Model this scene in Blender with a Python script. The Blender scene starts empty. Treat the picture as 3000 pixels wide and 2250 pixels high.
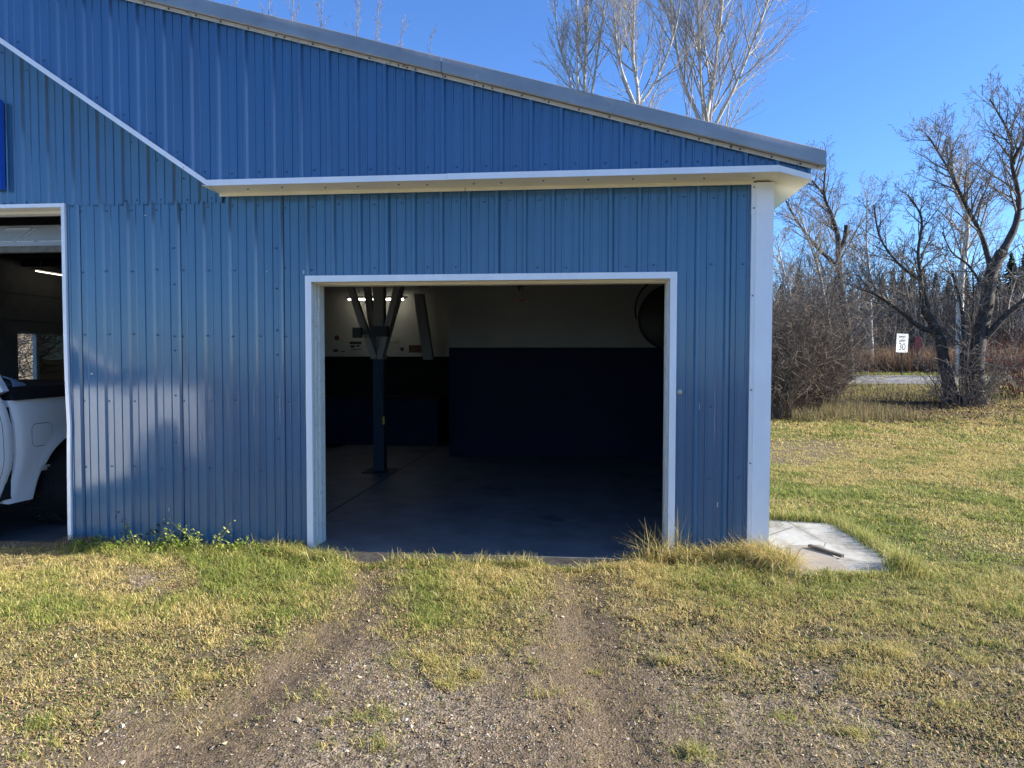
import bpy, math, random
import numpy as np
from mathutils import Vector, Matrix

# ------------------------------------------------------------------ camera, light, exposure
S = bpy.context.scene
COL = S.collection
F_PX = 2010.0                     # focal length in pixels of the 3000 px wide photograph
CR = np.array([[0.9950866, 0.09899122, 0.00184465],
               [-0.00524311, 0.03408179, 0.99940529],
               [-0.09886948, 0.99450448, -0.03443335]])
CP = np.array([4.338294, -5.578559, 1.589429])
cam = bpy.data.cameras.new('camera')
camo = bpy.data.objects.new('camera', cam)
COL.objects.link(camo)
cam.sensor_width = 36.0
cam.lens = F_PX / 3000 * 36
cam.clip_end = 2000
cam.clip_start = 0.05
mw = Matrix.Identity(4)
for i in range(3):
    mw[i][0] = CR[0][i]; mw[i][1] = CR[1][i]; mw[i][2] = -CR[2][i]; mw[i][3] = CP[i]
camo.matrix_world = mw
S.camera = camo

SUN_EL, SUN_OFF = 27.0, 0.9       # degrees; the sun stands over +x, a hair behind the front wall's plane
W = bpy.data.worlds.new('World'); S.world = W; W.use_nodes = True
nt = W.node_tree
sky = nt.nodes.new('ShaderNodeTexSky'); sky.sky_type = 'NISHITA'; sky.sun_disc = False
sky.sun_elevation = math.radians(SUN_EL); sky.sun_rotation = math.radians(90 - SUN_OFF)
sky.air_density = 1.0; sky.dust_density = 0.25; sky.ozone_density = 2.6
bg = nt.nodes['Background']; bg.inputs['Strength'].default_value = 0.106
skt = nt.nodes.new('ShaderNodeMixRGB'); skt.blend_type = 'MULTIPLY'; skt.inputs[0].default_value = 1
skt.inputs[2].default_value = (.43, .645, .97, 1)          # cold clear autumn air: a deeper blue than the model's
nt.links.new(sky.outputs[0], skt.inputs[1]); nt.links.new(skt.outputs[0], bg.inputs[0])
sl = bpy.data.lights.new('sun', 'SUN'); sl.energy = 5.0; sl.angle = math.radians(0.5); sl.color = (1, 0.93, 0.82)
so = bpy.data.objects.new('sun', sl); COL.objects.link(so)
e, a = math.radians(SUN_EL), math.radians(SUN_OFF)
sd = Vector((math.cos(e) * math.cos(a), math.cos(e) * math.sin(a), math.sin(e)))
so.rotation_euler = sd.to_track_quat('Z', 'Y').to_euler()
so.location = (40, 0, 20)
S.view_settings.view_transform = 'Standard'; S.view_settings.look = 'None'
S.view_settings.exposure = 1.4; S.view_settings.gamma = 1
S.cycles.max_bounces = 6; S.cycles.diffuse_bounces = 4; S.cycles.use_denoising = True
S.cycles.sample_clamp_indirect = 4.0

# ------------------------------------------------------------------ small helpers
def ray(u, v):
    return np.array([(u - 1500) / F_PX, -(v - 1125) / F_PX, 1.0]) @ CR
def at(u, v, depth):              # point seen at photo pixel (3000 px scale) at that depth
    return CP + ray(u, v) * depth
def on_floor(u, v, z=0.0):
    d = ray(u, v); return CP + d * (z - CP[2]) / d[2]
def on_y(u, v, y):
    d = ray(u, v); return CP + d * (y - CP[1]) / d[1]
def on_x(u, v, x):
    d = ray(u, v); return CP + d * (x - CP[0]) / d[0]

def hash2(ix, iy, seed):
    h = (ix.astype(np.int64) * 374761393 + iy.astype(np.int64) * 668265263 + seed * 974634777) & 0x7fffffff
    h = ((h ^ (h >> 13)) * 1274126177) & 0x7fffffff
    return ((h ^ (h >> 16)) & 0xffff) / 65535.0
def vnoise(x, y, seed=0):
    x = np.asarray(x, float); y = np.asarray(y, float)
    ix = np.floor(x); iy = np.floor(y); fx = x - ix; fy = y - iy
    fx = fx * fx * (3 - 2 * fx); fy = fy * fy * (3 - 2 * fy)
    a = hash2(ix, iy, seed); b = hash2(ix + 1, iy, seed); c = hash2(ix, iy + 1, seed); d = hash2(ix + 1, iy + 1, seed)
    return (a * (1 - fx) + b * fx) * (1 - fy) + (c * (1 - fx) + d * fx) * fy
def fbm(x, y, seed=0, o=3):
    s = 0; k = .5
    for i in range(o):
        s = s + k * vnoise(np.asarray(x) * 2**i, np.asarray(y) * 2**i, seed + i * 7); k *= .5
    return s / (1 - .5**o)

class MB:
    def __init__(s): s.v = []; s.f = []; s.m = []; s.sm = []
    def add(s, vs, fs, m=0, smooth=False):
        b = len(s.v); s.v += [tuple(map(float, p)) for p in vs]
        for f in fs:
            s.f.append(tuple(b + i for i in f)); s.m.append(m); s.sm.append(smooth)
    def box(s, a, b, m=0):
        x0, y0, z0 = a; x1, y1, z1 = b
        s.add([(x0,y0,z0),(x1,y0,z0),(x1,y1,z0),(x0,y1,z0),(x0,y0,z1),(x1,y0,z1),(x1,y1,z1),(x0,y1,z1)],
              [(0,3,2,1),(4,5,6,7),(0,1,5,4),(1,2,6,5),(2,3,7,6),(3,0,4,7)], m)
    def hexa(s, p, m=0):           # 8 free corners, same order as box
        s.add(p, [(0,3,2,1),(4,5,6,7),(0,1,5,4),(1,2,6,5),(2,3,7,6),(3,0,4,7)], m)
    def prism(s, poly, d, m=0, smooth=False):   # polygon (list of 3D points) pushed along vector d
        n = len(poly); d = np.array(d, float)
        vs = [np.array(p, float) for p in poly]; vs += [p + d for p in vs]
        fs = [tuple(range(n))[::-1], tuple(range(n, 2 * n))] 
        s.add(vs, fs, m)
        s.add(vs, [(i, (i + 1) % n, n + (i + 1) % n, n + i) for i in range(n)], m, smooth)
    def bar(s, a, b, w, h, m=0, up=(0, 0, 1)):  # rectangular bar between two points
        a = Vector(a); b = Vector(b); d = (b - a).normalized(); up = Vector(up)
        r = d.cross(up)
        if r.length < 1e-4: r = d.cross(Vector((0, 1, 0)))
        r.normalize(); q = r.cross(d)
        c = []
        for p in (a, b):
            for i, j in ((-1, -1), (1, -1), (1, 1), (-1, 1)): c.append(p + r * (i * w / 2) + q * (j * h / 2))
        s.add(c, [(3,2,1,0),(4,5,6,7),(0,1,5,4),(1,2,6,5),(2,3,7,6),(3,0,4,7)], m)
    def tube(s, pts, rad, k=6, m=0, cap=True):
        pts = [Vector(p) for p in pts]; n = len(pts)
        if not hasattr(rad, '__len__'): rad = [rad] * n
        b = len(s.v); prev = None
        for i, p in enumerate(pts):
            d = (pts[min(i + 1, n - 1)] - pts[max(i - 1, 0)])
            if d.length < 1e-9: d = Vector((0, 0, 1))
            d.normalize()
            if prev is None: r = d.orthogonal().normalized()
            else:
                r = prev - d * prev.dot(d)
                r = r.normalized() if r.length > 1e-6 else d.orthogonal().normalized()
            prev = r; q = d.cross(r)
            for j in range(k):
                t = 2 * math.pi * j / k
                s.v.append(tuple(p + (r * math.cos(t) + q * math.sin(t)) * rad[i]))
        for i in range(n - 1):
            for j in range(k):
                j2 = (j + 1) % k
                s.f.append((b + i*k + j, b + i*k + j2, b + (i+1)*k + j2, b + (i+1)*k + j)); s.m.append(m); s.sm.append(True)
        if cap:
            s.f.append(tuple(b + j for j in range(k))[::-1]); s.m.append(m); s.sm.append(False)
            s.f.append(tuple(b + (n-1)*k + j for j in range(k))); s.m.append(m); s.sm.append(False)
    def disc(s, c, n, r, h, k=16, m=0):
        c = Vector(c); n = Vector(n).normalized(); s.tube([c, c + n * h], r, k, m)
    def lathe(s, c, ax, prof, k=24, m=0):       # prof: (radius, offset along axis)
        c = Vector(c); ax = Vector(ax).normalized()
        s.tube([c + ax * o for r, o in prof], [r for r, o in prof], k, m)
    def build(s, name, mats, parent=None):
        me = bpy.data.meshes.new(name)
        o0 = Vector((0, 0, 0))
        p = parent
        while p is not None: o0 += p.location; p = p.parent
        me.from_pydata([(x - o0.x, y - o0.y, z - o0.z) for x, y, z in s.v], [], s.f)
        if not isinstance(mats, (list, tuple)): mats = [mats]
        for q in mats: me.materials.append(q)
        me.polygons.foreach_set('material_index', s.m)
        me.polygons.foreach_set('use_smooth', s.sm)
        me.update()
        ob = bpy.data.objects.new(name, me); COL.objects.link(ob)
        if parent is not None: ob.parent = parent
        return ob

def tag(o, label=None, cat=None, group=None, kind=None):
    if label: o['label'] = label
    if cat: o['category'] = cat
    if group: o['group'] = group
    if kind: o['kind'] = kind
    return o
def thing(name, label, cat, loc=(0, 0, 0), group=None):
    o = bpy.data.objects.new(name, None); COL.objects.link(o); o.location = loc; o.empty_display_size = .2
    return tag(o, label, cat, group)
def dup(root, label):
    r = root.copy(); COL.objects.link(r); r['label'] = label
    for ch in root.children:
        c = ch.copy(); COL.objects.link(c); c.parent = r
        for g in ch.children:
            h = g.copy(); COL.objects.link(h); h.parent = c
    return r

# ------------------------------------------------------------------ materials
class NT:
    def __init__(s, name):
        s.m = bpy.data.materials.new(name); s.m.use_nodes = True; s.t = s.m.node_tree
        s.b = s.t.nodes['Principled BSDF']
    def n(s, typ, **kw):
        x = s.t.nodes.new('ShaderNode' + typ)
        for k, v in kw.items():
            if k in x.inputs.keys() if hasattr(x.inputs, 'keys') else False: x.inputs[k].default_value = v
            else: setattr(x, k, v)
        return x
    def l(s, a, b): s.t.links.new(a, b)
    def coord(s, scale=(1, 1, 1)):
        c = s.n('TexCoord'); mp = s.n('Mapping'); mp.inputs['Scale'].default_value = scale
        s.l(c.outputs['Object'], mp.inputs[0]); return mp.outputs[0]
    def noise(s, sc, det=4, vec=None, rough=.6):
        x = s.n('TexNoise'); x.inputs['Scale'].default_value = sc; x.inputs['Detail'].default_value = det
        x.inputs['Roughness'].default_value = rough
        if vec is not None: s.l(vec, x.inputs['Vector'])
        return x.outputs[0]
    def ramp(s, fac, stops):
        r = s.n('ValToRGB'); s.l(fac, r.inputs[0]); el = r.color_ramp.elements
        while len(el) < len(stops): el.new(.5)
        for q, (p, c) in zip(el, stops): q.position = p; q.color = (*c, 1) if len(c) == 3 else c
        return r.outputs[0]
    def mix(s, f, a, b, mode='MIX'):
        x = s.n('MixRGB', blend_type=mode)
        for i, q in ((0, f), (1, a), (2, b)):
            if hasattr(q, 'links'): s.l(q, x.inputs[i])
            elif i == 0: x.inputs[0].default_value = q
            else: x.inputs[i].default_value = (*q, 1)
        return x.outputs[0]
    def bump(s, h, strength=.3, dist=.01, prev=None):
        x = s.n('Bump'); x.inputs['Strength'].default_value = strength; x.inputs['Distance'].default_value = dist
        s.l(h, x.inputs['Height'])
        if prev is not None: s.l(prev, x.inputs['Normal'])
        s.l(x.outputs[0], s.b.inputs['Normal']); return x.outputs[0]

def pmat(name, c, rough=.5, metal=0, var=.15, sc=6, stretch=(1, 1, 1), bump=0, bsc=30, spec=.5, dark=None, dark_at=.62):
    M = NT(name); v = M.coord(stretch)
    n = M.noise(sc, 5, v)
    c1 = tuple(max(0, q * (1 - var)) for q in c); c2 = tuple(min(1, q * (1 + var)) for q in c)
    col = M.ramp(n, [(.3, c1), (.7, c2)])
    if dark is not None:
        n2 = M.noise(sc * 2.3, 6, v, .7)
        col = M.mix(M.ramp(n2, [(dark_at, (0, 0, 0)), (dark_at + .06, (1, 1, 1))]), col, dark)
    M.l(col, M.b.inputs['Base Color'])
    M.b.inputs['Roughness'].default_value = rough; M.b.inputs['Metallic'].default_value = metal
    M.b.inputs['Specular IOR Level'].default_value = spec
    if bump: M.bump(M.noise(bsc, 4, v), bump, .01)
    return M.m

def blue_steel(name, base, r0=.22):
    M = NT(name); v = M.coord()
    big = M.noise(1.1, 3, M.coord((1.3, 1, .5)))
    col = M.ramp(big, [(.3, tuple(q * .9 for q in base)), (.7, tuple(q * 1.1 for q in base))])
    streak = M.noise(6, 3, M.coord((2.2, 1, .10)), .5)       # rain run marks down the sheets
    col = M.mix(M.ramp(streak, [(.58, (0, 0, 0)), (.85, (.22, .22, .22))]), col, (.12, .22, .36))
    spk = M.noise(70, 2, v)
    col = M.mix(M.ramp(spk, [(.74, (0, 0, 0)), (.78, (.5, .5, .5))]), col, (.30, .36, .42))
    M.l(col, M.b.inputs['Base Color'])
    rr = M.ramp(M.noise(14, 3, M.coord((1, 1, .3))), [(.3, (r0,) * 3), (.7, (r0 + .06,) * 3)])
    M.l(rr, M.b.inputs['Roughness'])
    M.b.inputs['Specular IOR Level'].default_value = .6; M.b.inputs['Coat Weight'].default_value = .55; M.b.inputs['Coat Roughness'].default_value = .10
    M.bump(M.noise(1.5, 2, M.coord((2.2, 1, .9))), .45, .012)
    
    return M.m

m_blue = blue_steel('blue_painted_steel', (.046, .134, .245), .13)
m_blue2 = blue_steel('blue_painted_steel_gable', (.038, .120, .268), .20)
m_white = pmat('white_painted_trim', (.87, .88, .90), .30, 0, .05, 5, (1, 1, .4), dark=(.30, .28, .24), dark_at=.70)
m_chip = pmat('chipped_white_trim', (.70, .72, .74), .5, 0, .12, 8, (1, 1, 1), .2, 40, dark=(.22, .22, .22), dark_at=.60)
m_cream = pmat('cream_soffit', (.84, .79, .64), .45, 0, .06, 4, (1, 1, 1), 0, dark=(.28, .22, .14), dark_at=.73)
m_jamb = pmat('weathered_door_jamb', (.66, .68, .64), .55, 0, .10, 12, (6, 1.5, .7), .15, 40, dark=(.17, .16, .13), dark_at=.60)
m_screw = pmat('blue_screw_heads', (.040, .095, .19), .4)
m_galv = pmat('galvanised_rake_metal', (.30, .305, .31), .42, .5, .12, 3, (1, 1, 1), .12, 4, dark=(.42, .42, .42), dark_at=.66)
m_dark = pmat('dark_gap', (.008, .008, .01), .9)
m_black = pmat('black_plastic', (.012, .013, .016), .55)
m_rubber = pmat('tyre_rubber', (.018, .018, .02), .8, bump=.3, bsc=60)
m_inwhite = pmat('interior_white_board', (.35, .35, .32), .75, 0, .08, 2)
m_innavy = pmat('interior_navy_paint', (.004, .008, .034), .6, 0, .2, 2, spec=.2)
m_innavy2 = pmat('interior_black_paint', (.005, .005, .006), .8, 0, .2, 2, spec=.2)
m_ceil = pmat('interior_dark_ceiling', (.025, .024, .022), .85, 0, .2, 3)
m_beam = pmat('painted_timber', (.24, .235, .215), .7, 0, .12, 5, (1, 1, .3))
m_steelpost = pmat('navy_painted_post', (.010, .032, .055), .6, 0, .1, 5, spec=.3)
m_truck = pmat('white_car_paint', (.88, .89, .90), .12, 0, .02, 2)
m_truck.node_tree.nodes['Principled BSDF'].inputs['Coat Weight'].default_value = .6
m_glass = pmat('dark_car_glass', (.01, .012, .014), .05, 0, .05, 2, spec=.8)
m_chrome = pmat('chrome_metal', (.6, .6, .6), .15, 1)
m_amber = pmat('amber_lens', (.6, .2, .03), .2)
m_sign = pmat('bright_blue_sign', (.014, .105, .56), .35, 0, .05, 3)
m_letter = pmat('white_lettering', (.78, .78, .76), .5, 0, .03)
m_rag = pmat('pale_blue_plastic_sheet', (.35, .45, .55), .5, 0, .1, 12)
m_red = pmat('dull_red', (.11, .018, .018), .5)
m_brown = pmat('dull_maroon_board', (.075, .028, .012), .6)
m_paper = pmat('grey_paper', (.35, .35, .33), .8)
m_yellow = pmat('yellow_tag', (.38, .32, .02), .6)

def bark(name, c1, c2, spots=None, sc=14, st=(1, 1, .35), bump=.5):
    M = NT(name); v = M.coord(st); n = M.noise(sc, 6, v, .7)
    col = M.ramp(n, [(.32, c1), (.68, c2)])
    if spots:
        col = M.mix(M.ramp(M.noise(7, 4, M.coord((.8, .8, 2.5)), .7), [(.60, (0, 0, 0)), (.66, (1, 1, 1))]), col, spots)
    M.l(col, M.b.inputs['Base Color']); M.b.inputs['Roughness'].default_value = .85
    M.bump(n, bump, .02); return M.m
m_bark = bark('rough_grey_bark', (.018, .014, .011), (.095, .078, .062))
m_twig = bark('grey_brown_twigs', (.11, .09, .07), (.27, .23, .19), bump=.1)
m_aspen = bark('pale_aspen_bark', (.28, .26, .22), (.54, .51, .45), (.07, .06, .05))
m_aspentwig = bark('pale_aspen_twigs', (.22, .19, .155), (.48, .43, .365), bump=.1)
m_brush = bark('brown_brush_twigs', (.050, .037, .026), (.24, .185, .14), bump=.1)
m_woods = bark('far_wood_twigs', (.045, .037, .030), (.17, .145, .12), bump=.1)
m_spruce = bark('dark_spruce_needles', (.006, .013, .005), (.022, .040, .014), bump=.1, sc=5)

def attr_mat(name, transl=.3, rough=.75):
    M = NT(name); A = M.n('Attribute'); A.attribute_name = 'tint'
    M.l(A.outputs['Color'], M.b.inputs['Base Color']); M.b.inputs['Roughness'].default_value = rough
    M.b.inputs['Specular IOR Level'].default_value = .25
    if transl:
        t = M.n('BsdfTranslucent'); M.l(A.outputs['Color'], t.inputs[0])
        mx = M.n('MixShader'); mx.inputs[0].default_value = transl
        M.l(M.b.outputs[0], mx.inputs[1]); M.l(t.outputs[0], mx.inputs[2])
        M.l(mx.outputs[0], M.t.nodes['Material Output'].inputs[0])
    return M.m
m_grass = attr_mat('grass_blades', .38); m_leaf = attr_mat('leaf_litter', .2); m_stone = attr_mat('gravel_stones', 0, .85)

def ground_mat():
    M = NT('earth_gravel_and_thatch')
    A = M.n('Attribute'); A.attribute_name = 'cover'      # r = plant cover, g = greenness, b = bare packed track
    sp = M.n('SeparateColor'); M.l(A.outputs['Color'], sp.inputs[0])
    v = M.coord()
    vo = M.n('TexVoronoi'); vo.inputs['Scale'].default_value = 95; M.l(v, vo.inputs['Vector'])
    vo2 = M.n('TexVoronoi'); vo2.inputs['Scale'].default_value = 42; M.l(v, vo2.inputs['Vector'])
    s1 = M.n('SeparateColor'); M.l(vo.outputs['Color'], s1.inputs[0])
    s2 = M.n('SeparateColor'); M.l(vo2.outputs['Color'], s2.inputs[0])
    g1 = M.ramp(s1.outputs[0], [(.05, (.035, .027, .019)), (.5, (.155, .118, .082)), (.9, (.42, .345, .26))])
    g2 = M.ramp(s2.outputs[1], [(.1, (.07, .053, .036)), (.9, (.33, .265, .195))])
    n1 = M.noise(9, 5, v); n2 = M.noise(1.3, 4, v)
    grav = M.mix(M.ramp(n1, [(.4, (0, 0, 0)), (.6, (1, 1, 1))]), g1, g2)
    soil = M.ramp(M.noise(40, 6, v, .7), [(.3, (.085, .060, .036)), (.7, (.21, .155, .098))])
    f = M.ramp(n2, [(.42, (.1, .1, .1)), (.62, (.75, .75, .75))])
    f2 = M.mix(sp.outputs[2], f, (.85, .85, .85))
    base = M.mix(f2, grav, soil)
    th1 = M.ramp(M.noise(60, 6, v, .8), [(.3, (.030, .024, .010)), (.55, (.15, .115, .050)), (.75, (.42, .33, .16))])  # both thatch ramps darkened to put shade into gaps between blades
    th2 = M.ramp(M.noise(60, 6, v, .8), [(.3, (.015, .024, .006)), (.55, (.075, .09, .022)), (.75, (.26, .25, .08))])
    th = M.mix(sp.outputs[1], th1, th2)
    mth = M.n('Math', operation='MULTIPLY_ADD'); M.l(M.noise(16, 4, v), mth.inputs[0]); mth.inputs[1].default_value = .9; mth.inputs[2].default_value = -.45
    ad = M.n('Math', operation='ADD', use_clamp=True); M.l(mth.outputs[0], ad.inputs[0]); M.l(sp.outputs[0], ad.inputs[1])
    col = M.mix(ad.outputs[0], base, th)
    M.l(col, M.b.inputs['Base Color']); M.b.inputs['Roughness'].default_value = .95
    M.b.inputs['Specular IOR Level'].default_value = .2
    b1 = M.bump(vo.outputs['Distance'], .7, .012)
    M.bump(M.noise(30, 6, v, .75), .6, .03, b1)
    return M.m
m_ground = ground_mat()

def asphalt():
    M = NT('grey_asphalt'); v = M.coord()
    M.l(M.ramp(M.noise(2.5, 8, v, .8), [(.3, (.10, .10, .105)), (.7, (.17, .17, .175))]), M.b.inputs['Base Color'])
    M.b.inputs['Roughness'].default_value = .8; return M.m
def floor_mat():
    M = NT('dark_worn_concrete_floor'); v = M.coord()
    c = M.ramp(M.noise(2.2, 7, v, .65), [(.3, (.085, .095, .105)), (.7, (.19, .205, .22))])
    c = M.mix(M.ramp(M.noise(7, 8, M.coord((.5, 2.2, 1)), .75), [(.60, (0, 0, 0)), (.72, (.6, .6, .6))]), c, (.42, .43, .44))
    c = M.mix(M.ramp(M.noise(1.1, 2, v), [(.62, (0, 0, 0)), (.68, (.8, .8, .8))]), c, (.04, .044, .05))
    M.l(c, M.b.inputs['Base Color']); M.b.inputs['Roughness'].default_value = .5
    M.bump(M.noise(40, 5, v), .15, .005); return M.m
m_floor = floor_mat(); m_asph = asphalt()

# ------------------------------------------------------------------ ground: plant cover map read off the photograph
# photo pixel (2212 px wide view), cover 0..1, height m, greenness 0..1
CT = [
 (0,1150,.05,.02,.2),(150,1160,.05,.03,.2),(0,1205,.55,.03,.35),(150,1200,.85,.07,.6),(300,1195,1,.12,.8),(450,1195,1,.15,.9),(600,1195,1,.12,.8),(700,1195,1,.16,.7),(760,1200,.8,.08,.6),
 (0,1250,.95,.07,.6),(110,1250,1,.07,.65),(220,1240,.75,.06,.55),(300,1240,.2,.03,.3),(370,1250,.4,.04,.4),(480,1240,1,.10,.75),(600,1240,1,.11,.65),(700,1240,1,.12,.6),(750,1260,.9,.08,.6),
 (0,1310,.95,.06,.62),(120,1310,.95,.06,.58),(250,1310,.95,.06,.45),(380,1310,.95,.07,.5),(500,1310,1,.08,.6),(610,1310,1,.08,.65),(690,1310,.85,.07,.6),(745,1310,.35,.03,.35),(790,1270,.15,.03,.3),(800,1230,.25,.04,.35),
 (0,1370,.65,.03,.35),(150,1370,.68,.03,.4),(300,1370,.72,.03,.45),(450,1370,.78,.035,.5),(580,1370,.78,.04,.55),(660,1375,.35,.03,.35),(720,1370,.05,.02,.2),(790,1340,.1,.02,.2),
 (0,1430,.6,.025,.35),(150,1430,.62,.025,.38),(300,1430,.66,.025,.42),(430,1430,.58,.03,.42),(530,1440,.4,.03,.35),(600,1450,.06,.02,.2),(680,1430,.03,.02,.2),
 (0,1490,.5,.02,.3),(150,1490,.45,.02,.32),(300,1490,.42,.025,.32),(420,1500,.45,.03,.3),(470,1530,.3,.03,.25),(540,1540,.04,.02,.2),
 (0,1550,.4,.02,.3),(150,1570,.35,.02,.3),(300,1560,.2,.02,.2),(250,1640,.1,.02,.2),(60,1640,.25,.02,.3),(420,1640,.02,.02,.2),
 (650,1560,.03,.02,.2),(750,1480,.08,.02,.3),(600,1650,.03,.02,.2),(740,1650,.05,.02,.3),(800,1400,.08,.02,.3),(830,1450,.12,.03,.3),
 (850,1225,.45,.05,.5),(900,1220,.95,.08,.6),(1000,1215,1,.09,.55),(1100,1215,1,.08,.45),(1180,1225,.9,.07,.3),(1230,1235,.6,.05,.15),(1280,1235,.4,.04,.15),
 (860,1290,.75,.07,.7),(930,1280,1,.08,.75),(1010,1280,1,.08,.65),(1100,1270,1,.07,.35),(1170,1280,.85,.05,.2),(1230,1290,.25,.03,.2),(1290,1290,.25,.03,.2),
 (850,1340,.5,.05,.6),(920,1340,.9,.06,.62),(1010,1340,.9,.06,.5),(1100,1340,.8,.05,.45),(1170,1340,.5,.04,.35),(1220,1350,.05,.02,.2),(1290,1370,.04,.02,.2),
 (900,1395,.45,.03,.35),(1010,1395,.55,.03,.35),(1120,1390,.5,.03,.35),(1170,1420,.12,.02,.3),(940,1440,.45,.05,.35),(1030,1460,.3,.03,.25),(1100,1490,.12,.02,.2),
 (900,1520,.08,.02,.2),(1000,1540,.05,.02,.2),(1120,1560,.04,.02,.2),(1000,1640,.03,.02,.2),(1200,1640,.02,.02,.2),(1280,1500,.02,.02,.2),(1350,1600,.03,.02,.2),
 (1340,1225,.8,.12,.15),(1420,1210,1,.20,.12),(1500,1210,1,.18,.12),(1590,1210,1,.22,.1),(1680,1220,1,.20,.12),(1750,1250,1,.12,.3),
 (1340,1280,.75,.06,.2),(1430,1270,1,.07,.2),(1540,1270,1,.07,.3),(1640,1280,1,.06,.4),(1760,1290,.98,.05,.5),(1860,1280,1,.05,.55),(1980,1260,1,.05,.6),(2100,1280,1,.06,.7),(2212,1300,1,.06,.7),
 (1370,1330,.5,.03,.25),(1480,1330,.75,.04,.28),(1600,1330,.85,.04,.32),(1720,1330,.85,.04,.25),(1850,1330,.85,.04,.3),(1980,1330,.9,.045,.35),(2120,1340,.9,.05,.5),
 (1400,1400,.35,.03,.25),(1520,1400,.5,.03,.25),(1650,1390,.6,.035,.28),(1780,1390,.6,.035,.22),(1900,1400,.65,.035,.3),(2050,1400,.7,.035,.38),(2180,1400,.75,.04,.45),
 (1400,1480,.10,.02,.25),(1500,1470,.35,.03,.35),(1620,1460,.4,.03,.25),(1750,1460,.38,.03,.25),(1880,1470,.38,.03,.3),(2020,1470,.45,.03,.35),(2160,1470,.5,.03,.4),
 (1450,1560,.08,.02,.3),(1560,1550,.22,.02,.3),(1700,1550,.26,.025,.28),(1850,1550,.28,.025,.3),(2000,1550,.32,.025,.35),(2150,1550,.38,.025,.4),
 (1500,1640,.06,.02,.2),(1700,1640,.2,.02,.3),(1900,1640,.25,.02,.3),(2100,1640,.33,.02,.38),
 (1680,1130,1,.08,.55),(1760,1100,1,.06,.55),(1700,1060,1,.06,.6),(1850,1100,1,.07,.65),(1950,1180,1,.07,.6),(2080,1180,1,.05,.5),(2200,1180,1,.05,.45),(2000,1080,1,.05,.45),(2180,1090,1,.05,.55),
 (1680,1020,.95,.05,.4),(1800,1020,.95,.04,.25),(1950,1010,1,.04,.25),(2100,1010,1,.05,.4),(2200,1010,1,.05,.45),
 (1680,985,.5,.03,.12),(1760,975,.45,.03,.1),(1860,970,.8,.04,.15),(2000,950,1,.05,.3),(2150,950,1,.07,.25),
 (1700,935,.9,.05,.3),(1800,930,1,.08,.5),(1950,920,1,.06,.35),(2100,915,1,.08,.15),(2200,900,1,.09,.25),
]
CT = np.array(CT, float)
CT[:, 3] *= np.interp(CT[:, 1], [900, 1150, 1190, 1215, 1240, 1290], [1, 1, .40, .45, .7, .9]) 
def cover(x, y, z=0):
    x = np.asarray(x, float).ravel(); y = np.asarray(y, float).ravel()
    wx = .10 * (fbm(x * 2.3, y * 2.3, 5) - .5); wy = .10 * (fbm(x * 2.3, y * 2.3, 9) - .5)
    d = np.stack([x + wx - CP[0], y + wy - CP[1], np.zeros_like(x) - CP[2]])
    c = CR @ d; zc = np.maximum(c[2], .3)
    u = (1500 + F_PX * c[0] / zc) * .7373; v = (1125 - F_PX * c[1] / zc) * .7373
    u = np.clip(u, -250, 2450); v = np.clip(v, 700, 1900)
    out = np.zeros((3, len(x)))
    for s in range(0, len(x), 40000):
        uu = u[s:s+40000, None]; vv = v[s:s+40000, None]
        k = np.where(vv < 1150, 2.6, 1.5)
        w = 1 / (((uu - CT[:, 0]) / 1.0)**2 + (k * (vv - CT[:, 1]))**2 + 60.)**2.0
        w /= w.sum(1, keepdims=True)
        out[:, s:s+40000] = (w @ CT[:, 2:5]).T
    return out

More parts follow.
